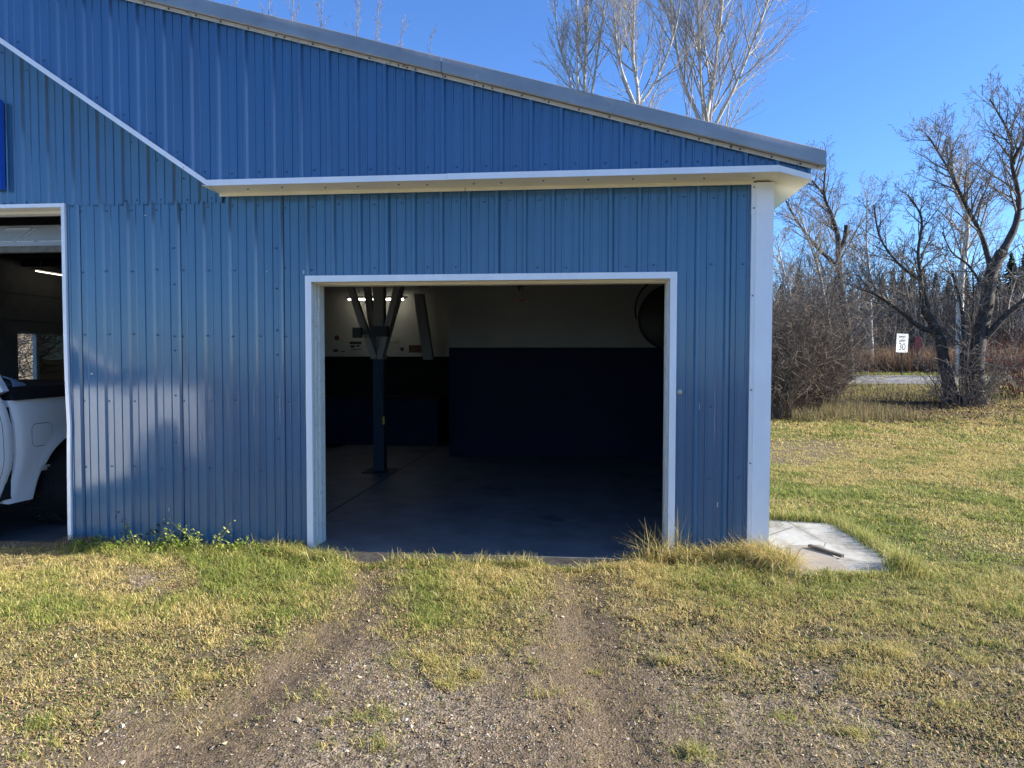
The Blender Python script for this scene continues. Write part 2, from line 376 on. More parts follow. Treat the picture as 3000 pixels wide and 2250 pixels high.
def sstep(a, b, t):
    t = np.clip((t - a) / (b - a), 0, 1); return t * t * (3 - 2 * t)
DEP = np.array([-50, 12, 15, 18, 21, 27, 34.6, 36, 44, 70, 200, 900.])
DZ = np.array([0, 0, .04, .13, .30, .64, .80, .90, 1.0, 1.15, 1.4, 1.5])
def ground_z(x, y):
    x = np.asarray(x, float); y = np.asarray(y, float)
    dc = (x - CP[0]) * CR[2][0] + (y - CP[1]) * CR[2][1]
    rise = np.interp(dc, DEP, DZ)
    rise = np.where(x < 5.9, np.where(y > 0, rise * sstep(0, 20, y - 7.6), 0), rise)
    n = (fbm(x * 1.3, y * 1.3, 3) - .5) * .035 + (fbm(x * 6, y * 6, 4) - .5) * .016
    far = sstep(8, 20, np.abs(y + 1) + np.abs(x - 4) * .6)
    n = n + (fbm(x * .4, y * .4, 8) - .5) * .10 * far
    lean = np.where(y < 3, (np.clip(x, -1, 6) - 1) * .007, 0)
    inside = (x > -5.15) & (x < 5.80) & (y > .03) & (y < 7.7)
    z = rise + n + lean - .005
    # wheel ruts
    for pts in (RUT1, RUT2):
        dd = np.full(x.shape, 9.)
        for (ax, ay), (bx, by) in zip(pts[:-1], pts[1:]):
            tx, ty = bx - ax, by - ay; t = np.clip(((x - ax) * tx + (y - ay) * ty) / (tx*tx + ty*ty), 0, 1)
            dd = np.minimum(dd, np.hypot(x - ax - t * tx, y - ay - t * ty))
        z = z - .030 * np.exp(-(dd / .16)**2)
    z = z - .030 * np.exp(-((y + .12) / .22)**2) * (x < 6)
    z = z - .075 * (x > DX0 - .05) * (x < DX1 + .05) * sstep(-.36, -.22, y - .10 * (fbm(x * 5, y * 5, 51) - .5) + .04 * np.interp(x, [2.2, 2.7, 2.95, 3.6, 4.0, 4.4, 4.8], [.2, .9, 0, .1, 1.0, 1.1, 0]))
    near = np.exp(-np.clip(np.abs(y + 1.8) - 1.6, 0, None)**2) * (np.abs(x - 3.5) < 4.5)
    z = z + near * ((fbm(x * 22, y * 22, 41, 2) - .5) * .016)
    # a tyre print pressed in the damp earth near the right rut
    a_, b_ = TYRE[0], TYRE[1]; dx, dy = b_[0] - a_[0], b_[1] - a_[1]; ln = math.hypot(dx, dy); dx /= ln; dy /= ln
    s_ = (x - a_[0]) * dx + (y - a_[1]) * dy; t_ = -(x - a_[0]) * dy + (y - a_[1]) * dx
    wv = np.sin(6.2832 * (s_ + np.abs(t_) * .7 + .02 * fbm(x * 9, y * 9, 2)) / .062)
    z = z - .016 * np.clip(wv * 1.6, 0, 1) * np.exp(-(t_ / .085)**6) * np.exp(-((s_ - ln * .5) / (ln * .62))**6) * (fbm(x * 8, y * 8, 12) > .42)
    return np.where(inside, -.25, z)
TYRE = [tuple(on_floor(u, v)[:2]) for u, v in ((1500, 2215), (1640, 2110))]
DX0, DX1 = 2.10, 5.045
RUT1 = [tuple(on_floor(u * 1.3562, v * 1.3562)[:2]) for u, v in ((790, 1225), (770, 1300), (690, 1390), (600, 1470), (480, 1560), (300, 1650))]
RUT2 = [tuple(on_floor(u * 1.3562, v * 1.3562)[:2]) for u, v in ((1250, 1230), (1250, 1330), (1280, 1450), (1320, 1560), (1350, 1650))]

def spaced(a, fine0, fine1, b, step, grow=1.13, mx=25):
    c = list(np.arange(fine0, fine1, step)); s = step; x = c[-1]
    while x < b: s = min(s * grow, mx); x += s; c.append(x)
    s = step; x = fine0; l = []
    while x > a: s = min(s * grow, mx); x -= s; l.append(x)
    return np.array(l[::-1] + c)
gx = spaced(-300, .2, 7.2, 400, .016); gy = spaced(-60, -3.3, .10, 700, .016, 1.09)
GX, GY = np.meshgrid(gx, gy)
GZ = ground_z(GX, GY)
cv = cover(GX.ravel(), GY.ravel())
me = bpy.data.meshes.new('ground'); nx, ny = len(gx), len(gy)
vv = np.stack([GX.ravel(), GY.ravel(), GZ.ravel()], 1)
idx = np.arange(nx * ny).reshape(ny, nx)
q = np.stack([idx[:-1, :-1].ravel(), idx[:-1, 1:].ravel(), idx[1:, 1:].ravel(), idx[1:, :-1].ravel()], 1)
def fast_mesh(me, verts, loops, sizes, tint=None, smooth=False, mat=None, attr='tint'):
    verts = np.ascontiguousarray(verts, np.float32); loops = np.ascontiguousarray(loops, np.int32).ravel()
    sizes = np.asarray(sizes, np.int32)
    me.vertices.add(len(verts)); me.vertices.foreach_set('co', verts.ravel())
    me.loops.add(len(loops)); me.loops.foreach_set('vertex_index', loops)
    st = np.concatenate([[0], np.cumsum(sizes)[:-1]]).astype(np.int32)
    me.polygons.add(len(sizes)); me.polygons.foreach_set('loop_start', st)
    try: me.polygons.foreach_set('loop_total', sizes)
    except Exception: pass
    me.polygons.foreach_set('use_smooth', np.full(len(sizes), smooth))
    if tint is not None:
        at_ = me.attributes.new(attr, 'FLOAT_COLOR', 'POINT')
        at_.data.foreach_set('color', np.ascontiguousarray(np.concatenate([tint, np.ones((len(tint), 1))], 1), np.float32).ravel())
    if mat: me.materials.append(mat)
    me.update(calc_edges=True)
ddr = np.full(GX.size, 9.)
for pts in (RUT1, RUT2):
    X, Y = GX.ravel(), GY.ravel()
    for (ax, ay), (bx, by) in zip(pts[:-1], pts[1:]):
        tx, ty = bx - ax, by - ay; t = np.clip(((X - ax) * tx + (Y - ay) * ty) / (tx*tx + ty*ty), 0, 1)
        ddr = np.minimum(ddr, np.hypot(X - ax - t * tx, Y - ay - t * ty))
packed = np.exp(-(ddr / .38)**2)
fast_mesh(me, vv, q, np.full(len(q), 4), np.stack([cv[0], cv[2], packed], 1), True, m_ground, 'cover')
tag(bpy.data.objects.new('ground', me), kind='structure'); COL.objects.link(bpy.data.objects['ground'])

# ------------------------------------------------------------------ road beyond the yard (runs across the view on a low bank)
rd = np.array([CR[0][0], CR[0][1], 0]); rd /= np.linalg.norm(rd); fw = np.array([-rd[1], rd[0], 0])
def road_pt(s, d, z): p = np.array([CP[0], CP[1], 0]) + rd * s + fw * d; return (p[0], p[1], z)
def strip(name, d0, d1, z0, z1, mat, s0=-14, s1=90, skew=.0):
    b = MB(); N = 40
    for i in range(N):
        sa = s0 + (s1 - s0) * i / N; sb = s0 + (s1 - s0) * (i + 1) / N
        b.hexa([road_pt(sa, d0, z0 - .4), road_pt(sb, d0, z0 - .4), road_pt(sb, d1, z1 - .4), road_pt(sa, d1, z1 - .4),
                road_pt(sa, d0, z0), road_pt(sb, d0, z0), road_pt(sb, d1, z1), road_pt(sa, d1, z1)])
    return b.build(name, mat)
tag(strip('road', 27.0, 34.4, .69, .87, m_asph, 1), kind='structure')
b = MB()
zz = lambda d: .69 + (d - 27) / 7.4 * .18 + .006
for d in (30.4, 30.75):
    b.add([road_pt(1, d, zz(d)), road_pt(90, d, zz(d)), road_pt(90, d + .13, zz(d + .13)), road_pt(1, d + .13, zz(d + .13))], [(0, 1, 2, 3)])
tag(b.build('road_marking', pmat('worn_white_road_paint', (.62, .62, .60), .7, 0, .1, 2)), kind='structure')

# ------------------------------------------------------------------ the garage building
G = thing('metal_garage', 'blue ribbed steel garage with white trim and two open door bays', 'garage', (2, 0, 0))
P9 = .2286
GAB = -.27
RS = .2766
def rake_z(x, dz=0): return 3.015 + RS * (6.02 - x) + dz if x > -2.75 else 3.015 + RS * (6.02 + 2.75) - RS * 1.0 * (-2.75 - x) + dz

def ribbed(b, x0, x1, zlo, zhi, y, phase, holes=(), rib=.021, extra=(), lap=None):
    xs = []
    k0 = int((x0 - phase) / P9) - 2; k1 = int((x1 - phase) / P9) + 2
    for k in range(k0, k1 + 1):
        c = phase + k * P9
        xs += [(c - .026, 0), (c - .011, rib), (c + .011, rib), (c + .026, 0)]
        for mz in (.0762, .1524):
            xs += [(c + mz - .010, 0), (c + mz - .005, .0075), (c + mz + .005, .0075), (c + mz + .010, 0)]
    px = [p[0] for p in xs]; pd = [p[1] for p in xs]
    cuts = sorted(set([x0, x1] + [p for p in px if x0 < p < x1] + [h for hh in holes for h in hh[:2] if x0 < h < x1] + [t for t in extra if x0 < t < x1]))
    for a, c in zip(cuts[:-1], cuts[1:]):
        if c - a < 1e-6: continue
        da, dc = np.interp([a, c], px, pd); m = (a + c) / 2
        spans = [(0.0, 1.0)]
        segs = [((zlo(a), zlo(c)), (zhi(a), zhi(c)))]
        for h in holes:
            if h[0] < m < h[1]:
                ns = []
                for lo, hi in segs:
                    if h[2] > min(lo): ns.append((lo, (h[2], h[2])))
                    ns.append(((h[3], h[3]), hi))
                segs = ns
        for lo, hi in segs:
            if hi[0] <= lo[0] and hi[1] <= lo[1]: continue
            b.add([(a, y - da, lo[0]), (c, y - dc, lo[1]), (c, y - dc, max(hi[1], lo[1])), (a, y - da, max(hi[0], lo[0]))], [(0, 1, 2, 3)])
    if lap is not None:
        for k in range(k0, k1 + 1):
            if k % 4: continue
            c = phase + k * P9 + .0275
            if c < x0 or c > x1: continue
            lo, hi = zlo(c), zhi(c)
            for h in holes:
                if h[0] - .01 < c < h[1] + .01: lo = h[3] + .05
            b.box((c, y - .003, lo), (c + .0025, y - .0002, hi), lap)
def screw(b, x, y, z, m=1, r=.0052, n=(0, -1, 0)):
    c = Vector((x, y, z)); n = Vector(n)
    b.lathe(c, n, [(r * 1.5, 0), (r * 1.5, .002), (r, .0035), (r * .9, .008), (r * .3, .009)], 7, m)

DX0, DX1, DTOP = 2.10, 5.045, 2.24       # right bay clear opening
LX1, LX0, LTOP = -.128, -3.35, 2.905     # left bay
# bottom edge of the overhanging gable, and the recessed wall's top under it
def gab_lo(x):
    if x > 5.787: return 3.012 - (x - 5.787) * .30
    if x > 1.352: return 3.012
    return 3.012 + .680 * (1.352 - x)
XD = -1.81
holes = [(DX0 - .005, DX1 + .005, -1, DTOP + .005), (LX0 - .005, LX1 + .005, -1, LTOP + .005)]
rng = random.Random(4)
b = MB()
wall_top = lambda x: (2.995 if x > 1.33 else (3.0 + .680 * (1.33 - x) if x > XD else rake_z(x, -.02)))
wall_bot = lambda x: -.065 + (x * .008 if x > 0 else 0)
seam = lambda x: 2.93
ribbed(b, 1.33, 5.70, wall_bot, wall_top, 0, 0.0, holes, lap=2)
ribbed(b, -5.2, 1.33, wall_bot, seam, 0, 0.0, holes, extra=(XD,), lap=2)
ribbed(b, -5.2, 1.33, lambda x: 2.915, wall_top, -.004, -.035, (), extra=(XD,))
for k in range(-1, 25):                  # screw rows on the lower wall
    x = k * P9 + .045
    for z in (.655, 1.235, 1.80, 2.35, 2.875):
        if DX0 - .06 < x < DX1 + .06 and z < DTOP + .08: continue
        if x < LX1 + .04 and z < LTOP: continue
        if rng.random() < .12 or (z == 1.8 and x > DX1): continue
        screw(b, x + rng.uniform(-.01, .01) + (.07 if x > 2.4 else 0), -.001, z + rng.uniform(-.012, .012))
for k in range(-12, 6):
    for q_ in range(2):
        if rng.random() < .7: screw(b, k * P9 + .08 * q_ + rng.uniform(-.02, .02), -.005, 2.95 + rng.uniform(-.006, .006))
for i in range(12):
    x = .98 - i * .235; z = 3.0 + .68 * (1.33 - x) - .11; screw(b, x, -.005, z)
for z in (.9, 1.3, 1.62, 1.8, 2.2, 2.55): 
    for k in (8, 4.02): screw(b, k * P9 - .035, -.012, z + rng.uniform(-.05, .05))
for (x, z, w_, h_) in ((1.70, 2.33, .012, .010), (2.02, 2.31, .016, .030), (.43, .14, .02, .03), (.46, .12, .006, .12), (.80, .28, .005, .03), (1.45, .20, .006, .02), (.10, 1.46, .02, .012), (5.28, 1.20, .006, .05), (5.43, .42, .008, .04), (1.1, .9, .004, .05), (.62, 2.82, .02, .008), (3.2, 2.86, .006, .012)):
    b.box((x, -.0035, z), (x + w_, -.0004, z + h_), 3)      # scuffs and chips
b.build('front_wall', [m_blue, m_screw, m_dark, pmat('scuffed_bare_metal', (.42, .46, .50), .6, 0, .2, 30)], G)

b = MB()
gph = .068
ribbed(b, XD, 6.018, gab_lo, lambda x: rake_z(x, .03), GAB, gph, extra=(1.352, 5.787))
for k in range(-8, 26):
    x = gph + k * P9 + .11
    if x < 5.95:
        screw(b, x, GAB - .001, gab_lo(x) + .075 + rng.uniform(-.006, .006))
    for z in (3.45, 3.62, 4.0):
        if rng.random() < .12 and gab_lo(x) + .1 < z < rake_z(x) - .12: screw(b, x - .12, GAB - .018, z)
b.build('gable_wall', [m_blue2, m_screw], G)

# backing structure: closed boxes behind the sheets keep the inside dark
b = MB()
yb0, yb1 = .03, .19
b.box((DX1 + .03, yb0, -.2), (5.79, yb1, 2.97), 0)
b.box((LX1 + .03, yb0, -.2), (DX0 - .03, yb1, 2.97), 0)
b.box((DX0 - .03, yb0, DTOP + .03), (DX1 + .03, yb1, 2.97), 0)
b.box((-5.17, yb0, -.2), (LX0 - .03, yb1, 2.97), 0)
b.box((LX0 - .03, yb0, LTOP + .03), (LX1 + .03, yb1, 2.97), 0)
b.prism([(-5.17, yb0, 2.972), (5.79, yb0, 2.972), (5.79, yb0, 3.0), (-2.75, yb0, 5.3), (-5.17, yb0, 4.55)], (0, .12, 0))
b.build('front_framing', m_inwhite, G)

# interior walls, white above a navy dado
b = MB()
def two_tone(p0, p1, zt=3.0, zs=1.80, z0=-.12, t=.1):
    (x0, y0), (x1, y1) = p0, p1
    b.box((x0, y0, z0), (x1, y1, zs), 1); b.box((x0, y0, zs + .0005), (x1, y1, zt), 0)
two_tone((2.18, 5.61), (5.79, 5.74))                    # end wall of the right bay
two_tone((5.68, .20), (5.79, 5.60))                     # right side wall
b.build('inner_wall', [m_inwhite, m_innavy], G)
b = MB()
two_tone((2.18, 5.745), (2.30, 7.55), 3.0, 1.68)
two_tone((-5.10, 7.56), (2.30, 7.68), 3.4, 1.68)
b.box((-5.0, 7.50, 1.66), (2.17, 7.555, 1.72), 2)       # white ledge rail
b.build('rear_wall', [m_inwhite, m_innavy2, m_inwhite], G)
b = MB()                                                # left side wall round the window
wy0, wy1, wz0, wz1 = 5.10, 6.62, 1.12, 2.07
b.box((-5.22, .2, -.2), (-5.08, wy0, 3.4)); b.box((-5.22, wy1, -.2), (-5.08, 7.8, 3.4))
b.box((-5.22, wy0, -.2), (-5.08, wy1, wz0)); b.box((-5.22, wy0, wz1), (-5.08, wy1, 3.4))
for z in (.6, 2.25, 2.7): b.box((-5.08, .3, z), (-5.065, 7.4, z + .012))
b.build('side_wall', pmat('grey_side_lining', (.16, .165, .17), .8, 0, .2, 3), G)
b = MB(); b.box((5.795, 0, -.15), (5.82, 13, 2.99)); b.build('outer_side_wall', m_blue, G)
b = MB(); b.box((-5.25, 12.9, -.15), (5.79, 13, 3.0)); b.box((-5.25, 7.7, -.15), (-5.2, 12.9, 3.)); b.build('outer_rear_wall', m_blue, G)
wn = MB()
fy = 5.10
for y0_, y1_, z0_, z1_ in ((5.10, 6.62, 1.12, 1.16), (5.10, 6.62, 2.03, 2.07), (5.10, 5.14, 1.16, 2.03), (6.58, 6.62, 1.16, 2.03), (5.54, 5.60, 1.16, 2.03)):
    wn.box((-5.19, y0_, z0_), (-5.12, y1_, z1_))
win = wn.build('window', pmat('white_vinyl_frame', (.42, .45, .45), .5), G)
b = MB(); b.box((-5.165, 5.60, 1.16), (-5.16, 6.58, 2.03))
gm = NT('dirty_window_glass'); gm.b.inputs['Base Color'].default_value = (.035, .038, .04, 1); gm.b.inputs['Roughness'].default_value = .12
gm.b.inputs['Alpha'].default_value = .86
b.build('pane', gm.m, win)
b = MB(); b.box((-5.15, 5.15, 1.161), (-5.147, 5.535, 2.029))
g2 = NT('clear_window_glass'); g2.b.inputs['Base Color'].default_value = (.5, .5, .5, 1); g2.b.inputs['Alpha'].default_value = .08; g2.b.inputs['Roughness'].default_value = .1
b.build('pane', g2.m, win)

# ceiling and roof
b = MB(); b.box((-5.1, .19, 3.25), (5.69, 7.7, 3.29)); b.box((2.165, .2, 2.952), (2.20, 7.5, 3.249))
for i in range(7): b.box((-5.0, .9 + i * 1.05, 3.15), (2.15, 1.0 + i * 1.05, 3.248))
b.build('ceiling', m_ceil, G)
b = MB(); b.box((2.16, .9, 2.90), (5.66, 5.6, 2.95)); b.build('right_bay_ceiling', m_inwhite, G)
rt = .05
b = MB()
def roof_slab(xa, xb, y0, y1, lift=.10, t=.04):
    za, zb = rake_z(xa, lift), rake_z(xb, lift)
    b.hexa([(xa, y0, za - t), (xb, y0, zb - t), (xb, y1, zb - t), (xa, y1, za - t), (xa, y0, za), (xb, y0, zb), (xb, y1, zb), (xa, y1, za)])
roof_slab(-2.75, 6.09, GAB - .055, 13.3); roof_slab(-5.7, -2.752, GAB - .055, 13.3)
b.build('roof', m_galv, G)
# rake trim: rolled grey face, underside return and chipped white strip on the wall
b = MB()
def rake_run(prof, xa, xb, m=0, sm=True, n=1):
    for i in range(n):
        p, q_ = xa + (xb - xa) * i / n, xa + (xb - xa) * (i + 1) / n
        vs = [(p, y, rake_z(p) + dz) for y, dz in prof] + [(q_, y, rake_z(q_) + dz) for y, dz in prof]
        k = len(prof)
        b.add(vs, [(j, j + 1, k + j + 1, k + j) for j in range(k - 1)], m, sm)
        
def dent(x): return .006 * math.exp(-((x - 4.35) / .12)**2) + .004 * math.exp(-((x - 4.65) / .08)**2) + .0015 * math.sin(x * 5.3)
for xa, xb in ((-2.75, 3.270), (3.276, 6.105)):
    N = 60
    for i in range(N):
        p, q_ = xa + (xb - xa) * i / N, xa + (xb - xa) * (i + 1) / N
        def prof(x):
            d = dent(x)
            return [(-.346, .127), (-.3515, .125), (-.3525 + d, .118), (-.3530 + d, .07), (-.3535, .020), (-.3525, .008), (-.349, .005), (-.2945, .016), (-.2935, -.012), (-.2915, -.012), (-.290, .06)]
        A, B = prof(p), prof(q_); k = len(A)
        vs = [(p, y, rake_z(p) + dz) for y, dz in A] + [(q_, y, rake_z(q_) + dz) for y, dz in B]
        b.add(vs, [(j, j + 1, k + j + 1, k + j) for j in range(6)], 0, True)
        b.add(vs, [(6, 7, k + 7, k + 6)], 1, False)
        b.add(vs, [(j, j + 1, k + j + 1, k + j) for j in (7, 8, 9)], 2, False)
A = [(-.330, .125), (-.344, .121), (-.351, .108), (-.353, .034), (-.349, .014), (-.340, .006), (-.2945, .016), (-.29, .125)]
b.add([(6.1045, y, rake_z(6.105) + dz) for y, dz in A], [tuple(range(8))], 0)
x = -1.9
while x < 6.05:
    screw(b, x, -.2945, rake_z(x) + .001, 3, .005); x += P9 * rng.choice([1, 1, 1, .3, .9])
b.build('rake_trim', [m_galv, pmat('brown_trim_underside', (.20, .165, .12), .6, 0, .15, 8), m_chip, m_screw], G)

# soffit, its white lip and the trims along the diagonal
b = MB()
b.box((1.30, GAB - .004, 2.990), (5.787, -.004, 2.9955), 0)
b.hexa([(5.787, GAB - .004, 2.990), (6.02, GAB - .004, 2.922), (6.02, -.004, 2.922), (5.787, -.004, 2.990),
        (5.787, GAB - .004, 2.9955), (6.02, GAB - .004, 2.9275), (6.02, -.004, 2.9275), (5.787, -.004, 2.9955)], 0)
b.box((5.822, -.002, 2.975), (5.826, 13, 2.99), 0)
b.hexa([(5.822, -.0035, 2.978), (6.02, -.0035, 2.922), (6.02, 13, 2.922), (5.822, 13, 2.978), (5.822, -.0035, 2.984), (6.02, -.0035, 2.9275), (6.02, 13, 2.9275), (5.822, 13, 2.984)], 0)
b.box((1.31, -.030, 2.962), (5.672, -.0225, 2.9895), 0)       # J channel on the wall
b.box((3.40, -.0325, 2.961), (3.404, -.021, 2.9892), 1)
for i in range(14): screw(b, 1.6 + i * .31 + rng.uniform(-.06, .06), -.17 + rng.uniform(-.03, .05), 2.990, 2, .006, (0, 0, -1))
b.build('soffit', [m_cream, m_dark, m_screw], G)
b = MB()
b.box((1.352, GAB - .030, 2.984), (3.30, GAB - .0215, 3.030)); b.box((3.302, GAB - .0315, 2.985), (5.787, GAB - .0215, 3.032))
b.hexa([(5.787, GAB - .031, 2.986), (6.024, GAB - .031, 2.917), (6.024, GAB - .0215, 2.917), (5.787, GAB - .0215, 2.986),
        (5.787, GAB - .031, 3.032), (6.024, GAB - .031, 2.958), (6.024, GAB - .0215, 2.958), (5.787, GAB - .0215, 3.032)])
b.hexa([(6.0205, GAB - .0215, 2.917), (6.028, GAB - .0215, 2.917), (6.028, 13, 2.917), (6.0205, 13, 2.917),
        (6.0205, GAB - .0215, 2.95), (6.028, GAB - .0215, 2.95), (6.028, 13, 2.95), (6.0205, 13, 2.95)])
# diagonal lip and hidden soffit
n_ = 1
xa, xb = -1.81, 1.352
za, zb = 3.006 + .68 * (1.352 - xa), 3.006
b.hexa([(xa, GAB - .030, za - .022), (xb, GAB - .030, zb - .022), (xb, GAB - .0215, zb - .022), (xa, GAB - .0215, za - .022),
        (xa, GAB - .030, za + .024), (xb, GAB - .030, zb + .024), (xb, GAB - .0215, zb + .024), (xa, GAB - .0215, za + .024)])
b.hexa([(xa, GAB - .0215, za - .022), (xb, GAB - .0215, zb - .022), (1.31, -.001, 2.985), (xa, -.001, za - .03),
        (xa, GAB - .0215, za - .010), (xb, GAB - .0215, zb - .010), (1.31, -.001, 2.992), (xa, -.001, za - .018)])
b.build('fascia_trim', m_white, G)
b = MB(); b.hexa([(6.0, GAB, 2.93), (6.0185, GAB, 2.93), (6.0185, 13, 2.93), (6.0, 13, 2.93), (6.0, GAB, 3.07), (6.0185, GAB, 3.07), (6.0185, 13, 3.07), (6.0, 13, 3.07)])
b.build('eave_fascia', m_blue, G)

# corner trim
b = MB()
def corner(z0, z1, o=0):
    b.box((5.664 - o, -.024 - o, z0), (5.694, .02, z1)); b.box((5.694, -.036 - o, z0), (5.826 + o, .02, z1)); b.box((5.7995, .02, z0), (5.8265 + o, .16, z1))
corner(-.03, 2.735); corner(2.7352, 2.976, .002)
for z in (.78, 1.36, 2.10, 2.78, 2.94): screw(b, 5.678, -.027, z, 1, .0045)
b.build('corner_trim', [m_white, m_screw], G)

# door casings and jambs
def casing(x0, x1, top, w, bend=None, right_only=False):
    b = MB(); y0, y1 = -.026, .0
    N = 14
    def side(xi, sgn, bend):
        for i in range(N):
            za, zb = -.03 + (top + .03) * i / N, -.03 + (top + .03) * (i + 1) / N
            pa, pb = (bend(za), bend(zb)) if bend else (0, 0)
            xo = xi + sgn * w
            l, r = min(xi, xo), max(xi, xo)
            b.hexa([(l + pa, y0, za), (r + pa, y0, za), (r + pa, y1, za), (l + pa, y1, za), (l + pb, y0, zb), (r + pb, y0, zb), (r + pb, y1, zb), (l + pb, y1, zb)])
    side(x1, 1, bend); 
    if not right_only: side(x0, -1, None)
    b.box((x0 - w, y0 - .0015, top + .0005), (x1 + w, y1, top + w))
    return b
b = casing(DX0, DX1, DTOP, .052); cs = b.build('door_casing', m_white, G)
for s, xi in ((1, DX0), (-1, DX1)):
    b = MB()
    x_a, x_b = sorted((xi, xi - s * .022)); b.box((x_a, .001, -.03), (x_b, .235, DTOP + .022), 0)
    x_a, x_b = sorted((xi, xi + s * .014)); b.box((x_a, .125, -.03), (x_b, .233, DTOP), 0)
    x_a, x_b = sorted((xi, xi + s * .006)); b.box((x_a, .06, -.03), (x_b, .085, DTOP - .0005), 0)
    b.build('door_jamb', m_jamb, cs)
b = MB(); b.box((DX0, .001, DTOP), (DX1, .235, DTOP + .022)); b.box((DX0 + .0145, .125, DTOP - .014), (DX1 - .0145, .233, DTOP - .0005)); b.box((DX0 + .0065, .06, DTOP - .006), (DX1 - .0065, .085, DTOP - .0005))
b.build('door_head', m_cream, cs)
def bend(z):
    return float(np.interp(z, [0, .5, .85, 1.05, 1.2, 1.5, 2.2, 3.0], [0, .004, .010, .016, .008, .0, -.002, 0]))
b = casing(LX0, LX1, LTOP, .032, bend); cs = b.build('door_casing', m_white, G)
b = MB(); b.box((LX0, .001, LTOP), (LX1, .235, LTOP + .022)); b.box((LX0, .13, LTOP - .02), (LX1, .232, LTOP - .0005))
b.build('door_head', m_cream, cs)
b = MB(); b.box((LX1, .001, -.1), (LX1 + .022, .235, LTOP)); b.build('door_jamb', m_jamb, cs); b = MB(); b.box((LX0 - .022, .001, -.1), (LX0, .235, LTOP)); b.build('door_jamb', m_jamb, cs)

# lifted overhead door of the left bay
b = MB()
yo = .42
def panel(z0, z1, tilt=.12):
    b.hexa([(LX0 + .05, yo, z0), (LX1 + .25, yo, z0), (LX1 + .25, yo + .04, z0), (LX0 + .05, yo + .04, z0),
            (LX0 + .05, yo + tilt, z1), (LX1 + .25, yo + tilt, z1), (LX1 + .25, yo + tilt + .04, z1), (LX0 + .05, yo + tilt + .04, z1)], 0)
panel(2.655, 2.87)
yy = lambda z: yo - .006 + (z - 2.655) / .215 * .12
for i in range(6):
    xc = -.42 - i * .55
    def rail(p, q_, w=.012):
        b.bar((p[0], yy(p[1]), p[1]), (q_[0], yy(q_[1]), q_[1]), w, w, 0, (0, 1, 0))
    rail((xc - .16, 2.835), (xc + .1, 2.835)); rail((xc - .30, 2.70), (xc - .02, 2.70)); rail((xc - .02, 2.70), (xc + .1, 2.835)); rail((xc + .02, 2.70), (xc + .16, 2.835)); rail((xc + .02, 2.70), (xc + .2, 2.70))
b.box((LX0 + .05, yo - .004, 2.595), (LX1 + .25, yo + .05, 2.652), 1)
b.build('overhead_door', [pmat('white_door_skin', (.50, .53, .55), .45, 0, .04, 4), pmat('grimy_bottom_seal', (.16, .15, .12), .8, 0, .3, 14)], G)

# post with four diagonal braces
b = MB(); b.box((1.405, 3.93, -.005), (1.56, 4.09, 1.60)); b.box((1.30, 3.72, 0.002), (1.70, 4.20, .014)); 
pst = b.build('post', m_steelpost, G)
b = MB(); b.box((1.40, 3.925, 1.601), (1.565, 4.095, 1.66)); b.box((1.41, 3.94, 1.661), (1.56, 4.08, 3.14)); b.build('post_head', m_beam, pst)
for dx, dy in ((-.42, -.10), (-.22, .14), (.36, -.10), (.26, .42)):
    b = MB(); b.bar((1.485 + dx * .1, 3.93 + dy * .1 - .02 * (dy < 0), 1.62), (1.485 + dx * 1.28, 3.93 + dy * 1.28, 3.14), .085, .10, 0, (0, 1, 0))
    b.build('brace', m_beam, pst)
b = MB(); b.box((1.25, .2, 3.0), (1.40, 7.5, 3.149)); b.box((-1.0, 3.85, 3.0), (1.249, 3.98, 3.148)); b.build('ceiling_beam', m_ceil, G)
b = MB()
b.hexa([(1.42, 7.0, 1.60), (1.60, 7.0, 1.60), (1.60, 7.16, 1.60), (1.42, 7.16, 1.60), (1.24, 7.0, 2.82), (1.42, 7.0, 2.82), (1.42, 7.16, 2.82), (1.24, 7.16, 2.82)])
b.build('leaning_strut', m_beam, G)
b = MB()
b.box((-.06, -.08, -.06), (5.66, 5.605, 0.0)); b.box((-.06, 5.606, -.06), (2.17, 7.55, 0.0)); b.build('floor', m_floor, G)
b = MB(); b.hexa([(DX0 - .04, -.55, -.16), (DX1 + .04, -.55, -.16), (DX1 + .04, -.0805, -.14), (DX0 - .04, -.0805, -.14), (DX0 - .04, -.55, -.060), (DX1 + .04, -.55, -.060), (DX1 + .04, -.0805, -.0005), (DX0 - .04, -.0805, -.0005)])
b.build('threshold', pmat('darkened_dirty_apron', (.050, .047, .043), .95, 0, .5, 9, (1, 1, 1), .5, 40, spec=.2, dark=(.14, .12, .09), dark_at=.62), G)  # apron base darkened to offset the skylight on it, mottled with dirt
b = MB(); b.box((-5.08, -.05, -.16), (-.061, 7.55, -.1)); b.build('left_bay_floor', m_floor, G)
b = MB(); b.box((1.735, .3, .0015), (1.75, 7.2, .003)); b.build('floor_joint', pmat('grimy_floor_joint', (.02, .021, .022), .9, 0, .5, 6), G)
b = MB(); b.lathe((5.126, -.021, 1.341), (0, -1, 0), [(.020, 0), (.020, .003), (.007, .0035), (.007, .008), (.003, .009)], 20); b.build('washer', pmat('pale_washer', (.5, .49, .45), .5, dark=(.2, .2, .2)), G)

